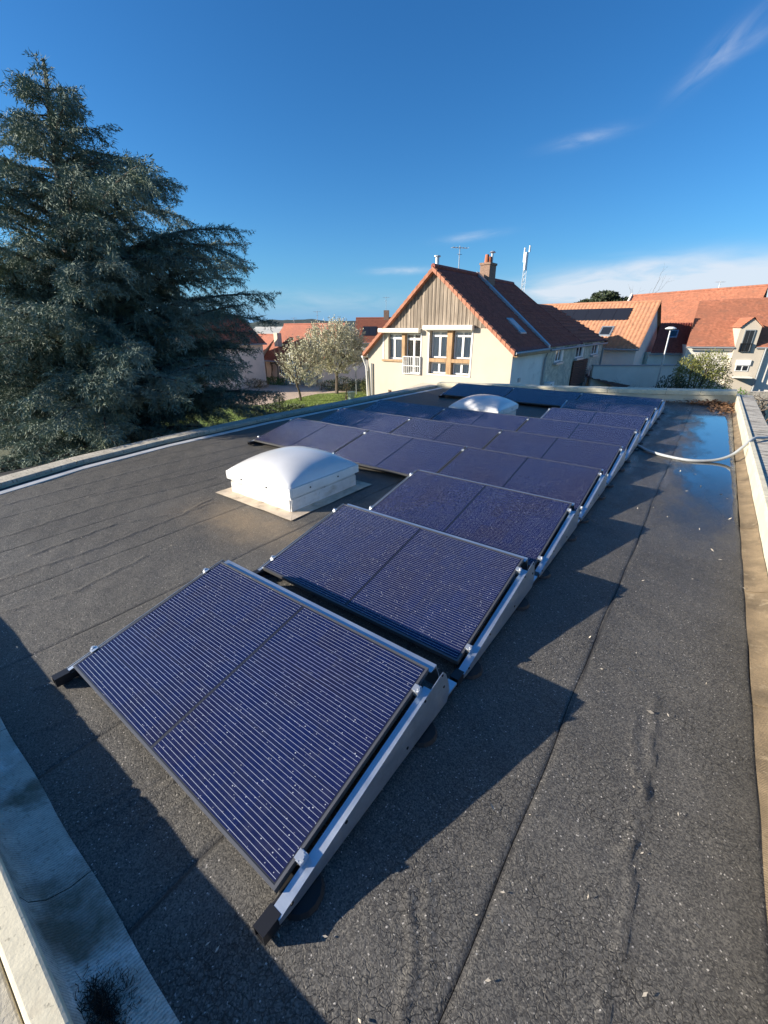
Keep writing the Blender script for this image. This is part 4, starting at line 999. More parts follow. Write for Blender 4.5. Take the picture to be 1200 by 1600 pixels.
for x0, x1 in ((13.55, 14.25), (14.85, 15.55)):
    pts = [(x0, -1.9), (x1, -1.9), (x1, -1.05)]+[((x0+x1)/2+(x1-x0)/2*math.cos(a), -1.05+.18*math.sin(a)) for a in np.linspace(.3, math.pi-.3, 6)]+[(x0, -1.05)]
    b = MB(); b.prism([TS(x, -.02, z) for x, z in pts], [TS(x, -.004, z) for x, z in pts]); quick(b, 'arched_window', M['dark_glass'], h2, O2)
b = MB(); b.box(15.95, 17.0, -.03, -.004, -1.9, -.95, TS); quick(b, 'brick_panel', M['tile_verge'], h2, O2)
# air conditioning unit on the wall
acO = tuple(TS(4.9, -.3, -1.5)); ac = thing('heat_pump_unit', 'small white air conditioning unit on the rubble wall beside the downpipe', 'air conditioner', acO)
b = MB(); b.box(4.55, 5.35, -.40, -.06, -1.45, -.86, TS); b.build('casing', M['white'], ac, acO, bevel=.02)
for xx in (4.78,):
    b = MB(); b.cyl(TS(xx, -.415, -1.15), TS(xx, -.402, -1.15), .2, n=14); b.build('fan_grille', M['dark'], ac, acO)
# small tiled porch near the end wall
pO = tuple(TS(15.2, -1.6, G)); po = thing('porch', 'small brown tiled lean-to porch at the foot of the rubble wall end', 'porch', pO)
roof_plane('porch_roof', TS, (13.2, -2.6, -1.95), (17.4, -2.6, -1.95), (17.0, -.05, -1.35), (13.6, -.05, -1.35), 6, 12, M['shutter_wood'], po, pO, .05, .04)
for x in (13.5, 17.1):
    b = MB(); b.box(x-.07, x+.07, -2.4, -2.26, G, -1.98, TS); b.build('porch_post', M['wood'], po, pO)

def antenna(loc, h, w, label, dirx):
    t = thing('tv_antenna', label, 'antenna', loc, 'television antennas on roofs'); loc = Vector(loc)
    b = MB(); b.tube([loc, loc+Vector((0, 0, h))], .022, 6); b.build('mast', M['steel'], t, loc)
    d = Vector(dirx).normalized(); s = d.cross(Vector((0, 0, 1)))
    b = MB(); a = loc+Vector((0, 0, h*.93)); b.tube([a-d*w*.5, a+d*w*.5], .016, 6)
    for k in range(6): c = a+d*w*(-.5+k*.2); b.tube([c-s*w*.22, c+s*w*.22], .010, 5)
    b.tube([a-d*w*.15-Vector((0, 0, h*.25)), a+d*w*.15-Vector((0, 0, h*.25))], .012, 5)
    b.build('aerial', M['steel'], t, loc)
antenna(T(AP, 2.2, ZA+.12), 1.1, .8, 'thin television antenna on the cream house ridge left of the chimney', CR+CF*.3)

# ------------------------------------------------------------------ generic simple house
def house(name, label, corner_rf, ex, width, depth, z_eave, z_ridge, m_wall, m_tile, m_gable=None, courses=16, cols=24, wave=.03, zr2=None, base=G, side_ov=.25, lift=.04):
    """front wall along +x from the corner; ridge parallel to it at depth/2"""
    T = Frame(corner_rf, ex); O = tuple(T(width/2, depth/2, base)); t = thing(name, label, 'house', O)
    zr2 = z_ridge if zr2 is None else zr2
    b = MB(); b.quad(T(0, 0, base), T(width, 0, base), T(width, 0, z_eave), T(0, 0, z_eave)); b.build('front_wall', M[m_wall], t, O)
    b = MB(); b.quad(T(width, depth, base), T(0, depth, base), T(0, depth, z_eave), T(width, depth, z_eave)); b.build('back_wall', M[m_wall], t, O)
    b = MB(); b.poly([T(width, 0, base), T(width, depth, base), T(width, depth, z_eave), T(width, depth/2, zr2-.05), T(width, 0, z_eave)]); b.build('gable_wall', M[m_gable or m_wall], t, O)
    b = MB(); b.poly([T(0, depth, base), T(0, 0, base), T(0, 0, z_eave), T(0, depth/2, z_ridge-.05), T(0, depth, z_eave)]); b.build('gable_wall', M[m_gable or m_wall], t, O)
    sl = (z_ridge-z_eave)/(depth/2); o = .35
    roof_plane('roof_slope', T, (-side_ov, -o, z_eave-o*sl+.06), (width+side_ov, -o, z_eave-o*sl+.06), (width+side_ov, depth/2, zr2+.06), (-side_ov, depth/2, z_ridge+.06), courses, cols, M[m_tile], t, O, lift, wave)
    roof_plane('roof_slope', T, (width+side_ov, depth+o, z_eave-o*sl+.06), (-side_ov, depth+o, z_eave-o*sl+.06), (-side_ov, depth/2, z_ridge+.06), (width+side_ov, depth/2, zr2+.06), courses, cols, M[m_tile], t, O, lift, wave)
    b = MB(); b.tube([T(-side_ov, depth/2, z_ridge+.08), T(width+side_ov, depth/2, zr2+.08)], .11, 8); b.build('ridge_tiles', M[m_tile], t, O)
    b = MB(); b.tube([T(-side_ov, -o-.05, z_eave-o*sl+.03), T(width+side_ov, -o-.05, z_eave-o*sl+.03)], .07, 6); b.build('gutter', M['gutter'], t, O)
    T.sl = sl; T.ze = z_eave
    return t, T, O
def slope_patch(T, x0, x1, y0, y1, up0, up1, name, m, t, O):
    """thin box lying on the front roof slope; y measured in plan from the facade"""
    z = lambda y, u: T.ze+T.sl*y+.06+u
    b = MB(); b.hexa([T(x0, y0, z(y0, up0)), T(x1, y0, z(y0, up0)), T(x1, y1, z(y1, up0)), T(x0, y1, z(y1, up0)), T(x0, y0, z(y0, up1)), T(x1, y0, z(y0, up1)), T(x1, y1, z(y1, up1)), T(x0, y1, z(y1, up1))])
    return b.build(name, M[m], t, O)

e_ = np.array([.77, -.64]); n__ = np.array([.64, .77])
# house B: tan pantiles with a black solar array
cB = np.array([19.56, 34.7])-e_*9.5
tB, TB, OB = house('solar_roof_house', 'house with tan pantile roof carrying a strip of black solar modules behind the stone house', cB, e_, 9.5, 8.6, .42, 3.62, 'white_render', 'tile_tan', 'white_render', 17, 34, .05)
for k in range(6): slope_patch(TB, 1.2+k*1.12, 1.2+k*1.12+1.10, 2.35, 3.55, .07, .13, 'solar_panel_strip', 'pv_far', tB, OB)
f = slope_patch(TB, 6.3, 7.25, .75, 1.70, .03, .14, 'roof_window', 'flashing', tB, OB); slope_patch(TB, 6.42, 7.13, .87, 1.58, .142, .15, 'pane', 'dark_glass', f, OB)
b = MB(); b.box(5.7, 6.7, -.03, -.004, -1.1, -.55, TB); b.build('window', M['wood'], tB, OB)

# houses C and D: big orange roofs; E: dark low roof between
e_c = np.array([.70, -.714])
tC, TC, OC = house('long_roof_house', 'long house with the highest weathered orange tile roof behind the others', np.array([26.72, 50])-np.array([.714, .70])*5.5, e_c, 10.6, 11, -.6, 4.75, 'white_render', 'tile_orange', 'shade_render', 34, 20, 0, zr2=5.08, lift=.025)
b = MB(); b.tube([TC(-.3, 5.5, 4.95), TC(-.3, -.3, -.8)], .14, 6); b.build('verge_strip', M['white_render'], tC, OC)
antenna(TC(7.2, 5.5, 5.0), .7, .8, 'small antenna on the highest orange roof ridge', CR)
OD = tuple(TW(29, 38, G)); tD = thing('dormer_house', 'house with bright orange roof and a cream gabled dormer at the right edge', 'house', OD)
TD = Frame((24.29, 36), (.92, -.39))
b = MB(); b.quad(TD(0, 0, G), TD(12, 0, G), TD(12, 0, .50), TD(0, 0, .48)); b.build('front_wall', M['white_render'], tD, OD)
b = MB(); b.quad(TD(0, 5, G), TD(0, 0, G), TD(0, 0, .48), TD(0, 5, .48)); b.build('side_wall', M['shade_render'], tD, OD)
for a0, a1, c0, c1 in ((-.12, 3.08, 1.0, 3.6), (4.30, 10, 4.9, 11.5)):
    roof_plane('roof_slope', TD, (a0, -.3, .36), (a1, -.3, .38), (c1, 5, 3.95+(.2 if a0 > 1 else 0)), (c0, 5, 3.83+(.14 if a0 > 1 else 0)), 26, 12, M['tile_orange'], tD, OD, .025, 0)
roof_plane('roof_slope', TD, (3.085, -.3, .375), (4.295, -.3, .385), (4.895, 5, 3.97), (3.605, 5, 3.95), 26, 6, M['tile_orange'], tD, OD, .025, 0)
b = MB(); b.tube([TD(-.12, -.36, .30), TD(3.0, -.36, .32)], .07, 6); b.tube([TD(4.4, -.36, .32), TD(8, -.36, .34)], .07, 6); b.build('gutter', M['gutter'], tD, OD)
# dormer: a wall-flush gable through the eave
x0, x1, xa = 3.05, 4.32, 3.66
b = MB(); b.poly([TD(x0, -.32, G), TD(x1+.6, -.32, G), TD(x1+.6, -.32, .3), TD(x1, -.32, .3), TD(x1, -.32, 1.80), TD(xa, -.32, 2.38), TD(x0, -.32, 1.80)])
b.quad(TD(x0, 3.0, G), TD(x0, -.32, G), TD(x0, -.32, 1.8), TD(x0, 3.0, 1.8)); b.quad(TD(x1, -.32, G), TD(x1, 3.0, G), TD(x1, 3.0, 1.8), TD(x1, -.32, 1.8)); b.quad(TD(x1+.6, -.32, G), TD(x1+.6, 0, G), TD(x1+.6, 0, .3), TD(x1+.6, -.32, .3))
dm = b.build('dormer', M['cream'], tD, OD)
for xx in (x0-.10, x1+.12):
    roof_plane('dormer_roof', TD, (xx, -.45, 1.72), (xx, 3.0, 1.72), (xa, 3.0, 2.46), (xa, -.45, 2.46), 6, 10, M['tile_orange'], dm, OD, .03, 0)
b = MB(); b.box(3.36, 3.99, -.40, -.33, .04, 1.60, TD); wf = b.build('window', M['gutter'], tD, OD)
for k in range(2):
    b = MB(); b.box(3.41+k*.275, 3.66+k*.275, -.41, -.402, .10, 1.54, TD); b.build('pane', M['dark_glass'], wf, OD)
b = MB()
for z in (.06, .62): b.box(3.32, 4.02, -.49, -.46, z, z+.03, TD)
for k in range(7): b.box(3.33+k*.11, 3.35+k*.11, -.485, -.465, .06, .62, TD)
for x in (3.32, 4.0): b.box(x, x+.025, -.49, -.33, .05, .66, TD)
b.build('balcony_rail', M['dark'], tD, OD)
b = MB(); b.box(3.46, 4.30, -.37, -.33, -1.36, -.92, TD); wf = b.build('window', M['white'], tD, OD)
for k in range(2):
    b = MB(); b.box(3.52+k*.40, 3.84+k*.40, -.38, -.372, -1.31, -.97, TD); b.build('pane', M['dark_glass'], wf, OD)
b = MB(); b.box(3.42, 4.33, -.43, -.33, -.915, -.54, TD); b.build('shutter_box', M['white'], tD, OD)
b = MB(); b.tube([TD(4.98, -.40, .3), TD(4.98, -.40, G)], .06, 8); b.build('drainpipe', M['gutter'], tD, OD)
b = MB(); b.box(3.3, 4.5, -1.2, -.34, -1.80, -1.72, TD); b.build('awning', M['cream_box'], tD, OD)
OE = tuple(TW(24, 38, G)); tE = thing('low_garage_house', 'low wing with dark maroon tile roof and a white garage door under it', 'house', OE)
TE = Frame((22.05, 37.0), (.985, -.0))
b = MB(); b.quad(TE(0, .15, G), TE(2.9, .15, G), TE(2.9, .15, -.1), TE(0, .15, -.1)); b.quad(TE(2.9, .15, G), TE(2.9, 3.2, G), TE(2.9, 3.2, -.1), TE(2.9, .15, -.1)); b.quad(TE(0, 3.2, G), TE(0, .15, G), TE(0, .15, -.1), TE(0, 3.2, -.1)); b.build('wall', M['white_render'], tE, OE)
roof_plane('roof_slope', TE, (0, -.1, -.22), (2.93, -.1, -.22), (4.87, 3, 2.12), (2.12, 3, 2.10), 15, 12, M['tile_red'], tE, OE, .05, .03)
zE = lambda y: -.22+2.33*(y+.1)/3.1
b = MB(); q = lambda x, y, u: TE(x+2.1*(y/3), y, zE(y)+u)
b.hexa([q(1.0, 1.35, .03), q(1.8, 1.35, .03), q(1.8, 2.1, .03), q(1.0, 2.1, .03), q(1.0, 1.35, .13), q(1.8, 1.35, .13), q(1.8, 2.1, .13), q(1.0, 2.1, .13)]); f = b.build('roof_window', M['flashing'], tE, OE)
b = MB(); b.quad(q(1.1, 1.45, .136), q(1.7, 1.45, .136), q(1.7, 2.0, .136), q(1.1, 2.0, .136)); b.build('pane', M['dark_glass'], f, OE)
for k in range(4):
    b = MB(); z = -3.7+k*.62; b.box(.4, 2.5, .08, .12, z, z+.60, TE); b.build('garage_door_panel', M['white'], tE, OE)
b = MB(); b.tube([TE(0, -.15, -.27), TE(2.93, -.15, -.27)], .06, 6); b.build('gutter', M['gutter'], tE, OE)

# garden wall
gO = tuple(TW(17.4, 30, G)); gw = thing('garden_wall', 'tall plain grey garden wall with a dark coping between the houses', 'wall', gO)
TG = Frame((14.3, 30.1), (1, 0))
b = MB(); b.box(0, 5.85, 0, .25, G, -.62, TG); b.build('wall_panel', M['shade_render'], gw, gO)
b = MB(); b.box(-.02, 5.9, -.05, .30, -.615, -.55, TG); b.build('wall_coping', M['gutter'], gw, gO)

# street lamp, mast
lO = tuple(TW(17.6, 28, G)); lt = thing('street_lamp', 'slim grey street lamp with a flat round white head by the garden wall', 'street lamp', lO); lv = Vector(lO)
b = MB(); b.tube([lv, lv+Vector((0, 0, 5.4))], [.065, .042], 10); b.build('pole', M['steel'], lt, lO)
b = MB(); c = lv+Vector((0, 0, 5.4))
for r0, r1, z0, z1 in ((.08, .29, .02, .10), (.30, .30, .10, .14), (.30, .14, .14, .22)): b.tube([c+Vector((0, 0, z0)), c+Vector((0, 0, z1))], [r0, r1], 16)
b.build('lamp_head', M['white'], lt, lO)
mO = tuple(TW(20.6, 70, G)); mt_ = thing('telecom_mast', 'tall lattice telecom mast with white antenna drum behind the cream house', 'mast', mO); mv = Vector(mO)
b = MB(); H = 14.2; cs = [Vector((math.cos(a)*.45, math.sin(a)*.45, 0)) for a in (0, 2.09, 4.19)]
for c in cs: b.tube([mv+c, mv+c*.55+Vector((0, 0, H))], .03, 5)
for k in range(22):
    z0, z1 = H*k/22, H*(k+1)/22
    for i in range(3): b.tube([mv+cs[i]*(1-.45*k/22)+Vector((0, 0, z0)), mv+cs[(i+1) % 3]*(1-.45*(k+1)/22)+Vector((0, 0, z1))], .025, 4)
b.build('lattice', M['steel'], mt_, mO)
b = MB(); b.tube([mv+Vector((0, 0, 13.2)), mv+Vector((0, 0, 15.4))], .27, 12); b.tube([mv+Vector((.4, 0, 15.4)), mv+Vector((.4, 0, 16.2))], .12, 8); b.tube([mv+Vector((-.3, 0, 14.2)), mv+Vector((-.3, 0, 16.0))], .12, 8); b.build('antenna_drum', M['steel'], mt_, mO)

# ------------------------------------------------------------------ houses on the left
tF, TF, OF = house('beige_house', 'beige pink house with red brown roof behind the blossom trees', (-13.5, 50.9), (.78, -.62), 9.25, 6.8, -1.28, 2.10, 'pink_render', 'tile_brown', 'shade_render', 22, 20, 0, lift=.03)
for x0, x1, z0, z1 in ((2.3, 3.15, -3.1, -2.05), (4.6, 5.4, -3.75, -2.0), (6.9, 7.6, -3.1, -2.3)):
    window(tF, OF, TF, x0, x1, z0, z1, -.04, 2, .07)
b = MB(); b.box(1.15, 1.75, .6, 1.2, -.1, 1.3, TF); b.build('chimney', M['pink_render'], tF, OF)
b = MB()
for x in (1.0, 1.1, 2.0, 3.8, 4.0, 5.9, 6.2, 8.3): b.tube(smooth([TF(x, -.06, G), TF(x+random.uniform(-.2, .2), -.08, -3), TF(x+random.uniform(-.3, .3), -.06, -2.2), TF(x+random.uniform(-.6, .6), -.05, -1.6)], 4), .035, 5)
for z in (-1.75, -1.9): b.tube(smooth([TF(x, -.06, z+random.uniform(-.12, .12)) for x in np.linspace(.8, 8.6, 14)], 3), .03, 5)
tag(b.build('climbing_vine', M['bark'], None, OF), 'bare brown climbing vine on the beige house wall', 'vine')
tF2, TF2, OF2 = house('low_wing_house', 'low wing with brown roof at the left end of the beige house', (-16.6, 53.2), (.78, -.62), 3.3, 5, -.9, 1.0, 'pink_render', 'tile_brown', None, 14, 10, 0)
antenna(TF(5.4, 3.4, 2.1), 1.4, .8, 'antenna on the beige house roof above the blossom tree', CR)
antenna(TF(1.5, 3.4, 2.0), .9, .7, 'small antenna left on the beige house ridge', CR)
tG, TG2, OG = house('far_red_house', 'small red roofed house with two black solar modules left of the cream gable', (-3.9, 62.0), (1, -.1), 6.0, 6, .15, 2.95, 'white_render', 'tile_brown', None, 16, 14, 0)
for k in range(2): slope_patch(TG2, .9+k*.98, .9+k*.98+.95, .55, 1.75, .06, .12, 'solar_panel_strip', 'pv_far', tG, OG)
b = MB(); b.box(3.7, 4.4, 2.7, 3.4, 2.6, 4.0, TG2); b.build('chimney', M['brick'], tG, OG)
antenna(TG2(4.0, 3.05, 4.0), 1.7, .9, 'antenna on the chimney of the small red roofed house', CR)
tH, TH, OH = house('grey_gable_house', 'shaded grey house with brown roof half hidden by the cedar', (-17.5, 40.5), (.62, .78), 8, 7.2, .5, 2.9, 'shade_render', 'tile_brown', 'shade_render', 16, 20, 0)
for z0, z1 in ((-1.5, -.5), (-3.4, -2.2)): window(tH, OH, Frame((-17.5+.62*8, 40.5+.78*8), (-.78, .62)), -4.6, -3.7, z0, z1, -.05, 2, .06)
tI, TI, OI = house('far_white_hall', 'long low white hall far behind the beige house', (-36, 122), (1, 0), 13, 16, .2, 1.9, 'white_render', 'white_render', None, 4, 2, 0)
b = MB(); b.box(9.5, 11.5, -.2, -.02, -3, 1.2, TI); b.build('wall_panel', M['pink_render'], tI, OI)
tJ, TJ, OJ = house('far_blue_shed', 'distant low shed with a blue grey roof right of the blossom tree', (-18, 150), (1, 0), 24, 14, -1.5, 1.2, 'shade_render', 'flashing', None, 3, 2, 0)

# ------------------------------------------------------------------ vegetation
def leaf_quads(C, D, size, asp=.45):
    """leaf quads about centres C with long axis D"""
    n = len(C); D = D/np.maximum(1e-6, np.linalg.norm(D, axis=1, keepdims=True)); r = rng.normal(0, 1, (n, 3)); s = np.cross(D, r); s /= np.maximum(1e-6, np.linalg.norm(s, axis=1, keepdims=True))
    sz = (size*rng.uniform(.6, 1.4, n))[:, None]
    u = D*sz; v = s*sz*asp
    return np.stack([C-u*.5, C-v*.5+u*.05, C+u*.5, C+v*.5+u*.05], 1)
def shrub(name, label, cat, loc, lobes, m, n, size, stems=True, up=.5, group=None):
    """bush of leaf faces spread through several lobes; lobes: (dx, dy, dz, rx, ry, rz)"""
    loc = Vector(loc); t = thing(name, label, cat, loc, group); q = []
    vol = np.array([l[3]*l[4]*l[5] for l in lobes])**.7; vol /= vol.sum()
    for l, w in zip(lobes, vol):
        k = int(n*w); d = rng.normal(0, 1, (k, 3)); d /= np.linalg.norm(d, axis=1, keepdims=True); rad = rng.uniform(.45, 1.08, (k, 1))**.6
        ph = 3+4*np.sin(d[:, :1]*7+l[0])*np.sin(d[:, 1:2]*6)*np.sin(d[:, 2:]*7); rad = rad*(1+.05*ph/3)
        c = np.array([loc.x+l[0], loc.y+l[1], loc.z+l[2]])+d*rad*np.array(l[3:6])
        q.append(leaf_quads(c, d*.7+rng.normal(0, .6, (k, 3))+[0, 0, up], size))
    q = np.concatenate(q); q[:, :, 2] = np.maximum(q[:, :, 2], loc.z+.01)
    quads_obj('foliage', q, M[m], t, loc)
    if stems:
        b = MB()
        for l in lobes[:6]:
            for _ in range(2): b.tube(smooth([loc+Vector((random.uniform(-.06, .06), random.uniform(-.06, .06), 0)), loc+Vector((l[0]*.5, l[1]*.5, l[2]*.6)), loc+Vector((l[0]+random.uniform(-.3, .3)*l[3], l[1]+random.uniform(-.3, .3)*l[4], l[2]+l[5]*.5))], 4), [.05]*4+[.035]*4+[.01], 5)
        b.build('stem', M['bark'], t, loc)
    return t

# big blue cedar left of the roof
def cedar():
    base = TW(-6.38, 10.0, G); t = thing('cedar_tree', 'big blue green cedar with long drooping branches left of the roof', 'tree', base)
    def trunk_at(z):
        k = (z-G)/(6.6-G); bend = .28*max(0, (z-2.5)/4)**1.5
        return base+CR*(bend*1.6)+Vector((0, 0, z-G))
    b = MB(); zs = np.linspace(G, 6.2, 22); b.tube([trunk_at(z) for z in zs], [max(.018, .30*(1-(z-G)/(6.6-G))**.8) for z in zs], 10); b.build('trunk', M['cedar_bark'], t, base)
    lb = MB(); C = []; D = []; SZ = []
    prof_z = [-3.0, -1.0, .2, 1.2, 2.3, 2.9, 3.9, 4.4, 5.2, 5.9, 6.5]; prof_l = [4.6, 4.6, 4.4, 4.3, 4.1, 3.5, 2.5, 2.0, 1.0, .6, .3]
    def tuft(c, v, n, l):
        for _s in range(n):
            C.append((c.x+rng.normal(0, .012), c.y+rng.normal(0, .012), c.z+rng.normal(0, .012))); D.append((v.x*.8+rng.normal(0, .45), v.y*.8+rng.normal(0, .45), v.z*.8-.12+rng.normal(0, .42))); SZ.append(l*rng.uniform(.7, 1.3))
    def twig(p, d, l, m, droop):
        """a branchlet with side twiglets, all set with short needle tufts"""
        p = p.copy()
        for k in range(m):
            f = k/m; v = (d+Vector((0, 0, .14-droop*f*1.2))).normalized(); p = p+v*(l/m); tuft(p, v, 3, .075)
            sd = v.cross(Vector((0, 0, 1))); sd = (sd.normalized() if sd.length > .1 else Vector((1, 0, 0)))*(1 if k % 2 else -1)
            tl = (.05+.22*l*(1-f))*rng.uniform(.5, 1.3); e = (v*.8+sd*.8+Vector((0, 0, -.25*droop+rng.normal(0, .2)))).normalized(); mm = max(1, int(tl/.035))
            for q in range(mm): tuft(p+e*(tl*(q+1)/mm), e, 3, .068)
    z = -2.9; az = 0.
    while z < 5.95:
        Lm = np.interp(z, prof_z, prof_l)
        for _ in range(6 if z < 1.6 else 5 if z < 3 else 4 if z < 4.6 else 3):
            az += 2.399+rng.normal(0, .25); ln_ = Lm*rng.choice([rng.uniform(.45, .8), rng.uniform(.85, 1.05)])*(1.06-.42*max(0, math.cos(az+R(70)))**.8 if z > -.5 else 1.03)
            d = Vector((math.cos(az), math.sin(az), 0))
            ln_ *= 1-.17*np.interp(z, [-3, -.6, .8, 2.2, 2.8], [.4, .7, 1, .55, 0])*max(0, math.cos(az-R(37)))**.6
            el0 = R(rng.uniform(-2, 54)) if z > 3.5 else R(rng.uniform(-4, 56)) if z > -1 else R(rng.uniform(-4, 26)); sag = rng.uniform(.6, 1.5); p = trunk_at(z+rng.normal(0, .08)).copy(); P = [p.copy()]; n = 14; el = el0
            side = Vector((-d.y, d.x, 0)); curl = rng.normal(0, .12)
            for k in range(n):
                s = k/n; el = el0*(1-s*sag)-R(7)*s*s
                dd = (d+side*curl*s)*math.cos(el)+Vector((0, 0, math.sin(el)))
                p = p+dd*(ln_/n); P.append(p.copy())
            # keep the lower limbs clear of the roof edge
            for q_ in P:
                if q_.z < .45 and q_.x > -5.4 and -1 < q_.y < 14: q_.x = -5.4-abs(rng.normal(0, .12))
            r0 = .012+.016*ln_
            lb.tube(P, [max(.004, r0*(1-k/(n+1))) for k in range(n+1)], 5, cap=False)
            # branchlets
            nb = int(8+ln_*10)
            for j in range(nb):
                s = .14+.86*(j+rng.uniform(0, 1))/nb; i = min(n-1, int(s*n)); q0 = P[i].lerp(P[i+1], s*n-i); dirm = (P[i+1]-P[i]).normalized()
                sg = 1 if j % 2 else -1; bl = (.16+.24*ln_*(1-s)**.7*s**.35)*rng.uniform(.5, 1.4)+.08
                perp = dirm.cross(Vector((0, 0, 1))).normalized()*sg
                bd = (dirm*rng.uniform(.7, 1.1)+perp*rng.uniform(.25, .9)+Vector((0, 0, rng.normal(-.05, .30)))).normalized(); m_ = max(3, int(bl/.045)); pp = q0.copy(); dr = rng.uniform(.3, 1.9)
                twig(pp, bd, bl, m_, dr)
            m_ = int(ln_*.75/.05)
            for k in range(m_):
                s = .25+.75*k/m_; i = min(n-1, int(s*n)); q0 = P[i].lerp(P[i+1], s*n-i); v = (P[i+1]-P[i]).normalized()
                tuft(q0, v, 3, .10)
            twig(P[-1], (P[-1]-P[-2]).normalized(), .28, 6, .2)
        z += .10 if z < 2.2 else .12 if z < 3.4 else .17
    # leader tuft
    for k in range(120):
        zz = rng.uniform(5.2, 6.25); C.append(tuple(trunk_at(zz))); a = rng.uniform(0, 6.28); D.append((math.cos(a), math.sin(a), .6)); SZ.append(.11)
    lb.build('limb', M['cedar_bark'], t, base)
    C = np.array(C); D = np.array(D, float); SZ = np.array(SZ); n = len(C)
    Dn = D/np.linalg.norm(D, axis=1, keepdims=True); r = rng.normal(0, 1, (n, 3)); s = np.cross(Dn, r); s /= np.linalg.norm(s, axis=1, keepdims=True); ln2 = (SZ*rng.uniform(.7, 1.5, n))[:, None]; w = (.0068*rng.uniform(.6, 1.4, n))[:, None]
    q = np.stack([C, C+Dn*ln2*.45-s*w, C+Dn*ln2, C+Dn*ln2*.45+s*w], 1)
    quads_obj('crown', q, M['cedar_leaf'], t, base)
    return n
ncedar = cedar(); print('cedar quads', ncedar)

def blossom_tree(rf, label, trunk_h, lobes, nfl, seed, crown):
    rs = np.random.default_rng(seed); base = TW(*rf, G); t = thing('blossom_tree', label, 'tree', base, 'blossoming fruit trees on the lawn')
    b = MB(); tips = []
    def grow(p, d, ln_, r, dep):
        n = 4; P = [p]; q = p
        for k in range(n):
            d = (d+Vector(rs.normal(0, .10, 3))+Vector((0, 0, .06 if dep else 0))).normalized(); q = q+d*(ln_/n); P.append(q)
        b.tube(P, [r*(1-.4*k/n) for k in range(n+1)], 7 if dep < 2 else 4, cap=False)
        if dep >= 4:
            tips.append((P[1], d)); tips.append((q, d)); return
        for k in range(3 if dep < 3 else 4):
            a = rs.uniform(0, 6.28); sp = rs.uniform(.4, .85) if dep else rs.uniform(.55, .95)
            u = d.cross(Vector((0, 0, 1))); u = u.normalized() if u.length > .1 else Vector((1, 0, 0)); v = d.cross(u)
            nd = (d+(u*math.cos(a+k*2.1)+v*math.sin(a+k*2.1))*sp+Vector((0, 0, .15))).normalized()
            grow(P[-1 if k else 3], nd, ln_*rs.uniform(.62, .82), r*.58, dep+1)
    grow(base, Vector((0, 0, 1)), trunk_h, lobes[0], 0)
    b.build('trunk', M['bark'], t, base)
    C = []; D = []; tw = MB()
    cx, cy, cz, rx, rz, ntw = crown; c0 = TW(cx, cy, cz)
    ends = [(p, d) for p, d in tips]
    for _ in range(ntw):
        v = Vector(rs.normal(0, 1, 3)).normalized(); k = rs.uniform(.35, 1.0)**.5*(1+.30*math.sin(v.x*5+1+seed)*math.sin(v.y*6)*math.cos(v.z*4))
        p = c0+Vector((v.x*rx*k, v.y*rx*k, v.z*rz*k)); ends.append((p, (v*.5+Vector((0, 0, .5))).normalized()))
    for p, d in ends:
        if ((p-c0).xy.length/rx)**2+((p.z-c0.z)/rz)**2 > 1.25: continue
        v = (d+Vector(rs.normal(0, .35, 3))+Vector((0, 0, .5))).normalized(); e = p+v*rs.uniform(.3, .75)
        tw.tube([p-v*.2, e], [.012, .004], 3, cap=False)
        for k in range(nfl): C.append(tuple(p.lerp(e, rs.uniform(-.1, 1.05))+Vector(rs.normal(0, .05, 3)))); D.append(rs.normal(0, 1, 3))
    tw.build('twigs', M['twig'], t, base)
    quads_obj('crown', leaf_quads(np.array(C), np.array(D), .10, .75), M['blossom'], t, base)
    return len(C)
blossom_tree((-7.0, 36.24), 'smaller blossoming fruit tree with a leaning thin trunk, left one on the lawn', 1.75, (.11,), 13, 3, (-6.6, 36.4, -.95, 1.75, 1.7, 420))
blossom_tree((-4.37, 40.3), 'larger round blossoming fruit tree beside the cream house, right one on the lawn', 1.75, (.17,), 15, 11, (-4.35, 40.4, .05, 2.75, 2.15, 1500))

def U(r, f): return TW(r, f, G)
shrub('clipped_shrub', 'small dark clipped round shrub on the lawn edge near the cedar', 'shrub', (-23.4, 20.9, G), [(0, 0, .5, .42, .42, .5)], 'shrub_dark', 1600, .07)
shrub('low_hedge', 'low dark hedge along the garden edge below the left parapet', 'hedge', (-20.9, 18.9, G), [(-1.8, -1.4, .35, 1.2, .7, .4), (-.6, -.3, .38, 1.2, .7, .45), (.7, .9, .35, 1.2, .7, .4), (1.9, 2.2, .3, 1.1, .7, .35)], 'shrub_dark', 5200, .11)
shrub('laurel_shrub', 'dark evergreen shrub behind the larger blossom trunk', 'shrub', U(-3.9, 42.3), [(0, 0, .6, 1.2, .9, .7), (1.3, .6, .5, 1.0, .8, .6), (-1.2, -.5, .45, .9, .8, .5)], 'shrub_dark', 4200, .11)
shrub('corner_shrub', 'brown green shrub at the left corner of the cream house', 'shrub', U(-1.2, 39.0), [(0, 0, .8, .9, .9, .9), (.5, .4, 1.3, .6, .6, .6)], 'shrub_light', 2500, .10)
shrub('dry_shrub', 'thin dry tan shrub on the lawn in front of the larger blossom tree', 'shrub', (-21.2, 26.1, G), [(0, 0, .75, .4, .4, .7), (.1, 0, 1.2, .25, .25, .4)], 'shrub_dry', 420, .07)
shrub('flower_bed_shrub', 'green planted bed beside the driveway by the grey house', 'shrub', U(-11.9, 47.2), [(0, 0, .4, 1.3, .8, .45), (1.1, .5, .3, .9, .7, .4), (-1.3, -.4, .35, 1., .8, .45)], 'shrub_green', 2600, .11)
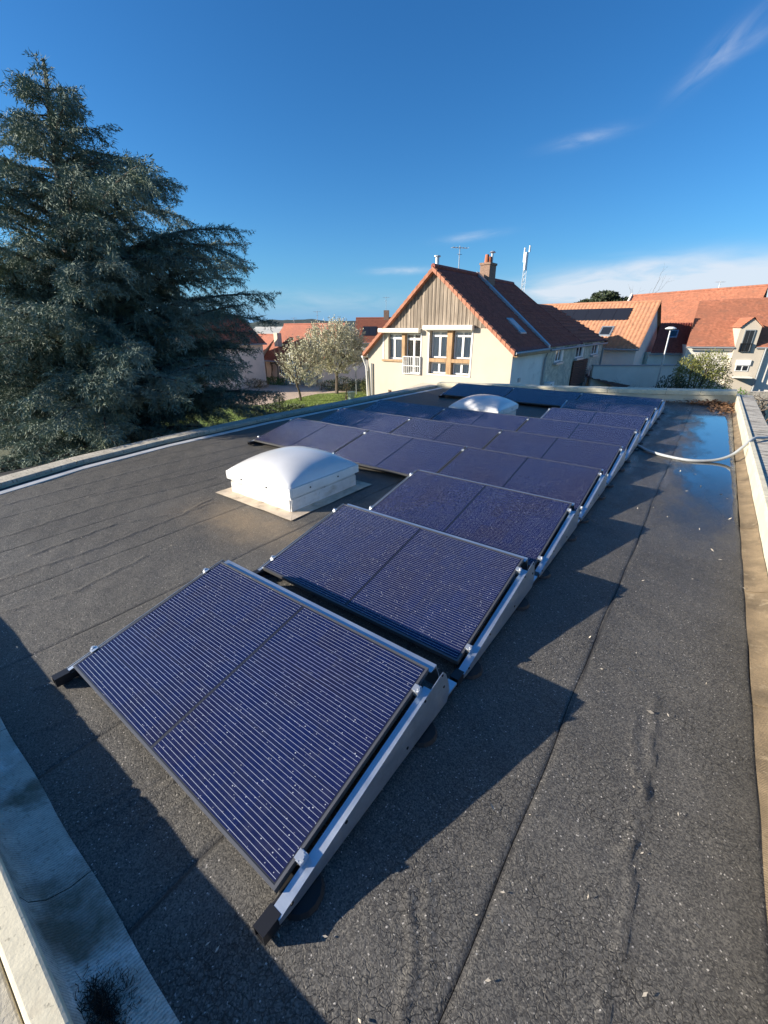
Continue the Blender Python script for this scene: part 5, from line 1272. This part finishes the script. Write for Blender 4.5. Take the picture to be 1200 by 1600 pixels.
shrub('dry_bed_shrub', 'dry tan shrub in the bed left of the driveway', 'shrub', U(-13.2, 44.6), [(0, 0, .4, 1.0, .8, .5), (.9, .3, .4, .7, .6, .4)], 'shrub_dry', 1300, .10)
shrub('small_dry_plant', 'tiny dry plant on the gravel near the smaller blossom tree', 'plant', U(-6.1, 42.6), [(0, 0, .4, .3, .3, .45)], 'shrub_dry', 300, .08)
# pots, lantern, green barrel
pO = tuple(U(-10.2, 46.9)); b = MB(); b.tube([Vector(pO), Vector(pO)+Vector((0, 0, .7))], [.38, .46], 14); b.tube([Vector(pO)+Vector((0, 0, .7)), Vector(pO)+Vector((0, 0, .76))], [.5, .5], 14)
tag(b.build('water_tub', M['gutter'], None, pO), 'grey round tub standing against the beige house wall', 'tub')
lO = tuple(U(-2.5, 39.7)); t = thing('garden_lantern', 'white globe garden lantern on a thin post by the cream house', 'lamp', lO); v = Vector(lO)
b = MB(); b.tube([v, v+Vector((0, 0, 2.1))], .04, 8); b.build('post', M['gutter'], t, lO)
b = MB(); b.tube([v+Vector((0, 0, 2.1+.2*(1-math.cos(a)))) for a in np.linspace(0, math.pi, 7)], [max(.01, .2*math.sin(a)) for a in np.linspace(0, math.pi, 7)], 12); b.build('globe', M['white'], t, lO)
bO = tuple(U(-2.75, 36.5)); b = MB(); v = Vector(bO); b.tube([v, v+Vector((0, 0, .62))], [.24, .33], 12); b.tube([v+Vector((0, 0, .62)), v+Vector((0, 0, .68))], [.35, .35], 12)
tag(b.build('rain_barrel', mat('pale_green_plastic', (.22, .32, .29), .5), None, bO), 'pale green barrel on the lawn beside the cream house', 'barrel')

# right side greenery
b0 = TW(18.6, 26, G)
shrub('tall_olive_bush', 'tall yellow olive bush beyond the far right roof corner', 'bush', b0, [(0, 0, 2.6, 1.15, 1.15, 1.5), (.5, .2, 3.5, .9, .9, .9), (-.5, -.3, 3.2, .7, .7, .9), (.9, .5, 2.4, .8, .8, 1.2)], 'shrub_light', 9000, .10)
shrub('dark_green_bush', 'dark glossy bush at the left foot of the tall olive bush', 'bush', TW(16.9, 25.6, G), [(0, 0, 1.8, .9, .9, 1.2), (.6, .2, 1.5, .9, .9, 1.1), (-.5, 0, 1.3, .8, .8, .9)], 'shrub_dark', 4200, .12)
shrub('fresh_green_bush', 'fresh green low bush in front of the tall olive bush', 'bush', TW(18.3, 23.6, G), [(0, 0, 1.5, 1.0, .7, 1.0), (.8, .3, 1.6, .8, .6, .9)], 'shrub_green', 3000, .12)
def bare_tree(loc, h, spread, label, name='bare_shrub', seed=1, dep=5, r=.06, m='bark', cat='shrub', twist=.16):
    rs = np.random.default_rng(seed); t = thing(name, label, cat, loc); b = MB()
    def grow(p, d, ln_, r, k):
        P = [p]; q = p
        for _ in range(4): d = (d+Vector(rs.normal(0, twist, 3))).normalized(); q = q+d*(ln_/4); P.append(q)
        b.tube(P, [r*(1-.1*i) for i in range(5)], 5 if k < 2 else 3, cap=False)
        if k >= dep: return
        for _ in range(2 if k else 4): grow(q if _ != 1 else P[3], (d+Vector(rs.normal(0, spread, 3))+Vector((0, 0, .2))).normalized(), ln_*rs.uniform(.6, .85), r*.62, k+1)
    grow(Vector(loc), Vector((0, 0, 1)), h, r, 0); b.build('branches', M[m], t, loc)
bare_tree(TW(19.3, 22.3, G), 1.3, .5, 'bare twisted wisteria trunks beyond the right parapet corner', 'wisteria', 4, 4, .13, cat='vine', twist=.3)
bare_tree(TW(20.9, 22.6, G), 1.1, .6, 'second bare twisted trunk by the low stone wall at the right edge', 'wisteria', 9, 4, .12, cat='vine', twist=.3)
bare_tree(TW(15.2, 27.5, G), .9, .5, 'bare thin shrub in front of the grey garden wall', 'bare_shrub', 21, 5, .03)
bare_tree(TW(35.6, 66, G), 4.0, .45, 'tall bare tree behind the tan solar roof house', 'bare_tree', 33, 6, .16, cat='tree')
b = MB(); TL = Frame((18.6, 24.6), (1, -.12)); b.box(0, 9, 0, .3, G, -1.55, TL)
tag(b.build('stone_wall', M['rubble'], None, tuple(TW(18.6, 24.6, G))), 'low pale stone wall behind the twisted trunks at the right edge', 'wall')
# unidentified red shape beyond the right parapet, built as cloth on a pole
cO = tuple(TW(19.2, 17.0, G)); t = thing('red_cloth_shape', 'folded red cloth shape beyond the right parapet', 'red_cloth', cO); v = Vector(cO)
b = MB(); b.tube([v, v+Vector((0, 0, 1.9))], .03, 8); b.build('pole', M['steel'], t, cO)
b = MB(); b.tube([v+Vector((0, 0, z)) for z in (.7, .9, 1.4, 1.9, 2.0)], [.16, .24, .15, .07, .02], 9); b.build('canopy', M['red_paint'], t, cO)
# far trees on the right
def layered_cedar(loc, label, layers, m='shrub_dark'):
    shrub('far_cedar', label, 'tree', loc, layers, m, 9000, .38, stems=False, up=.1)
    o = bpy.data.objects[[o.name for o in bpy.data.objects if o.name.startswith('far_cedar')][-1]]
    b = MB(); v = Vector(loc); b.tube([v, v+Vector((0, 0, 8.5))], [.35, .12], 8); b.build('trunk', M['cedar_bark'], o, loc)
layered_cedar(TW(27.6, 60, G), 'wide dark cedar crown above the tan solar roof', [(-2.4, -1.0, 7.2, 2.2, 2.2, .5), (-.6, 0, 8.3, 2.0, 2.0, .6), (.6, 0, 9.2, 1.5, 1.5, .5), (2.0, 1.0, 8.4, 2.2, 2.0, .6), (3.2, 2.0, 7.4, 2.0, 2.0, .6), (.3, 0, 7.4, 3.0, 2.5, .5)])
# distant tree belt so that the ground does not run bare to the hills
q = []
for k in range(60):
    a = R(rng.uniform(-50, 60)); d = rng.uniform(190, 420); c = np.array(TW(d*math.sin(a), d*math.cos(a), G)); n = 60; v = rng.normal(0, 1, (n, 3)); v /= np.linalg.norm(v, axis=1, keepdims=True)
    q.append(leaf_quads(c+v*[4, 4, 1.6]*rng.uniform(.5, 1, (n, 1))+[0, 0, 1.6], rng.normal(0, 1, (n, 3)), 1.6))
tag(quads_obj('distant_wood', np.concatenate(q), M['hill']), 'belt of far trees at the foot of the hills', 'wood', kind='stuff')
# grass blades on the lawn
n = 26000; rr_ = rng.uniform(-14, 2, n); ff = rng.uniform(23, 41, n)
ok = (ff < 40+.1*rr_) & ~((rr_ < -6.1) & (ff > 34+(rr_+9.6)*1.77)) & (rr_*.9+ff > 13)
P = np.array([TW(a, c, G) for a, c in zip(rr_[ok], ff[ok])]); nn_ = len(P); D = rng.normal(0, .5, (nn_, 3))+[0, 0, 1]
tag(quads_obj('grass', leaf_quads(P+[0, 0, .03], D, .10, .3), M['grass']), 'short green grass of the lawn round the blossom trees', 'grass', kind='stuff')
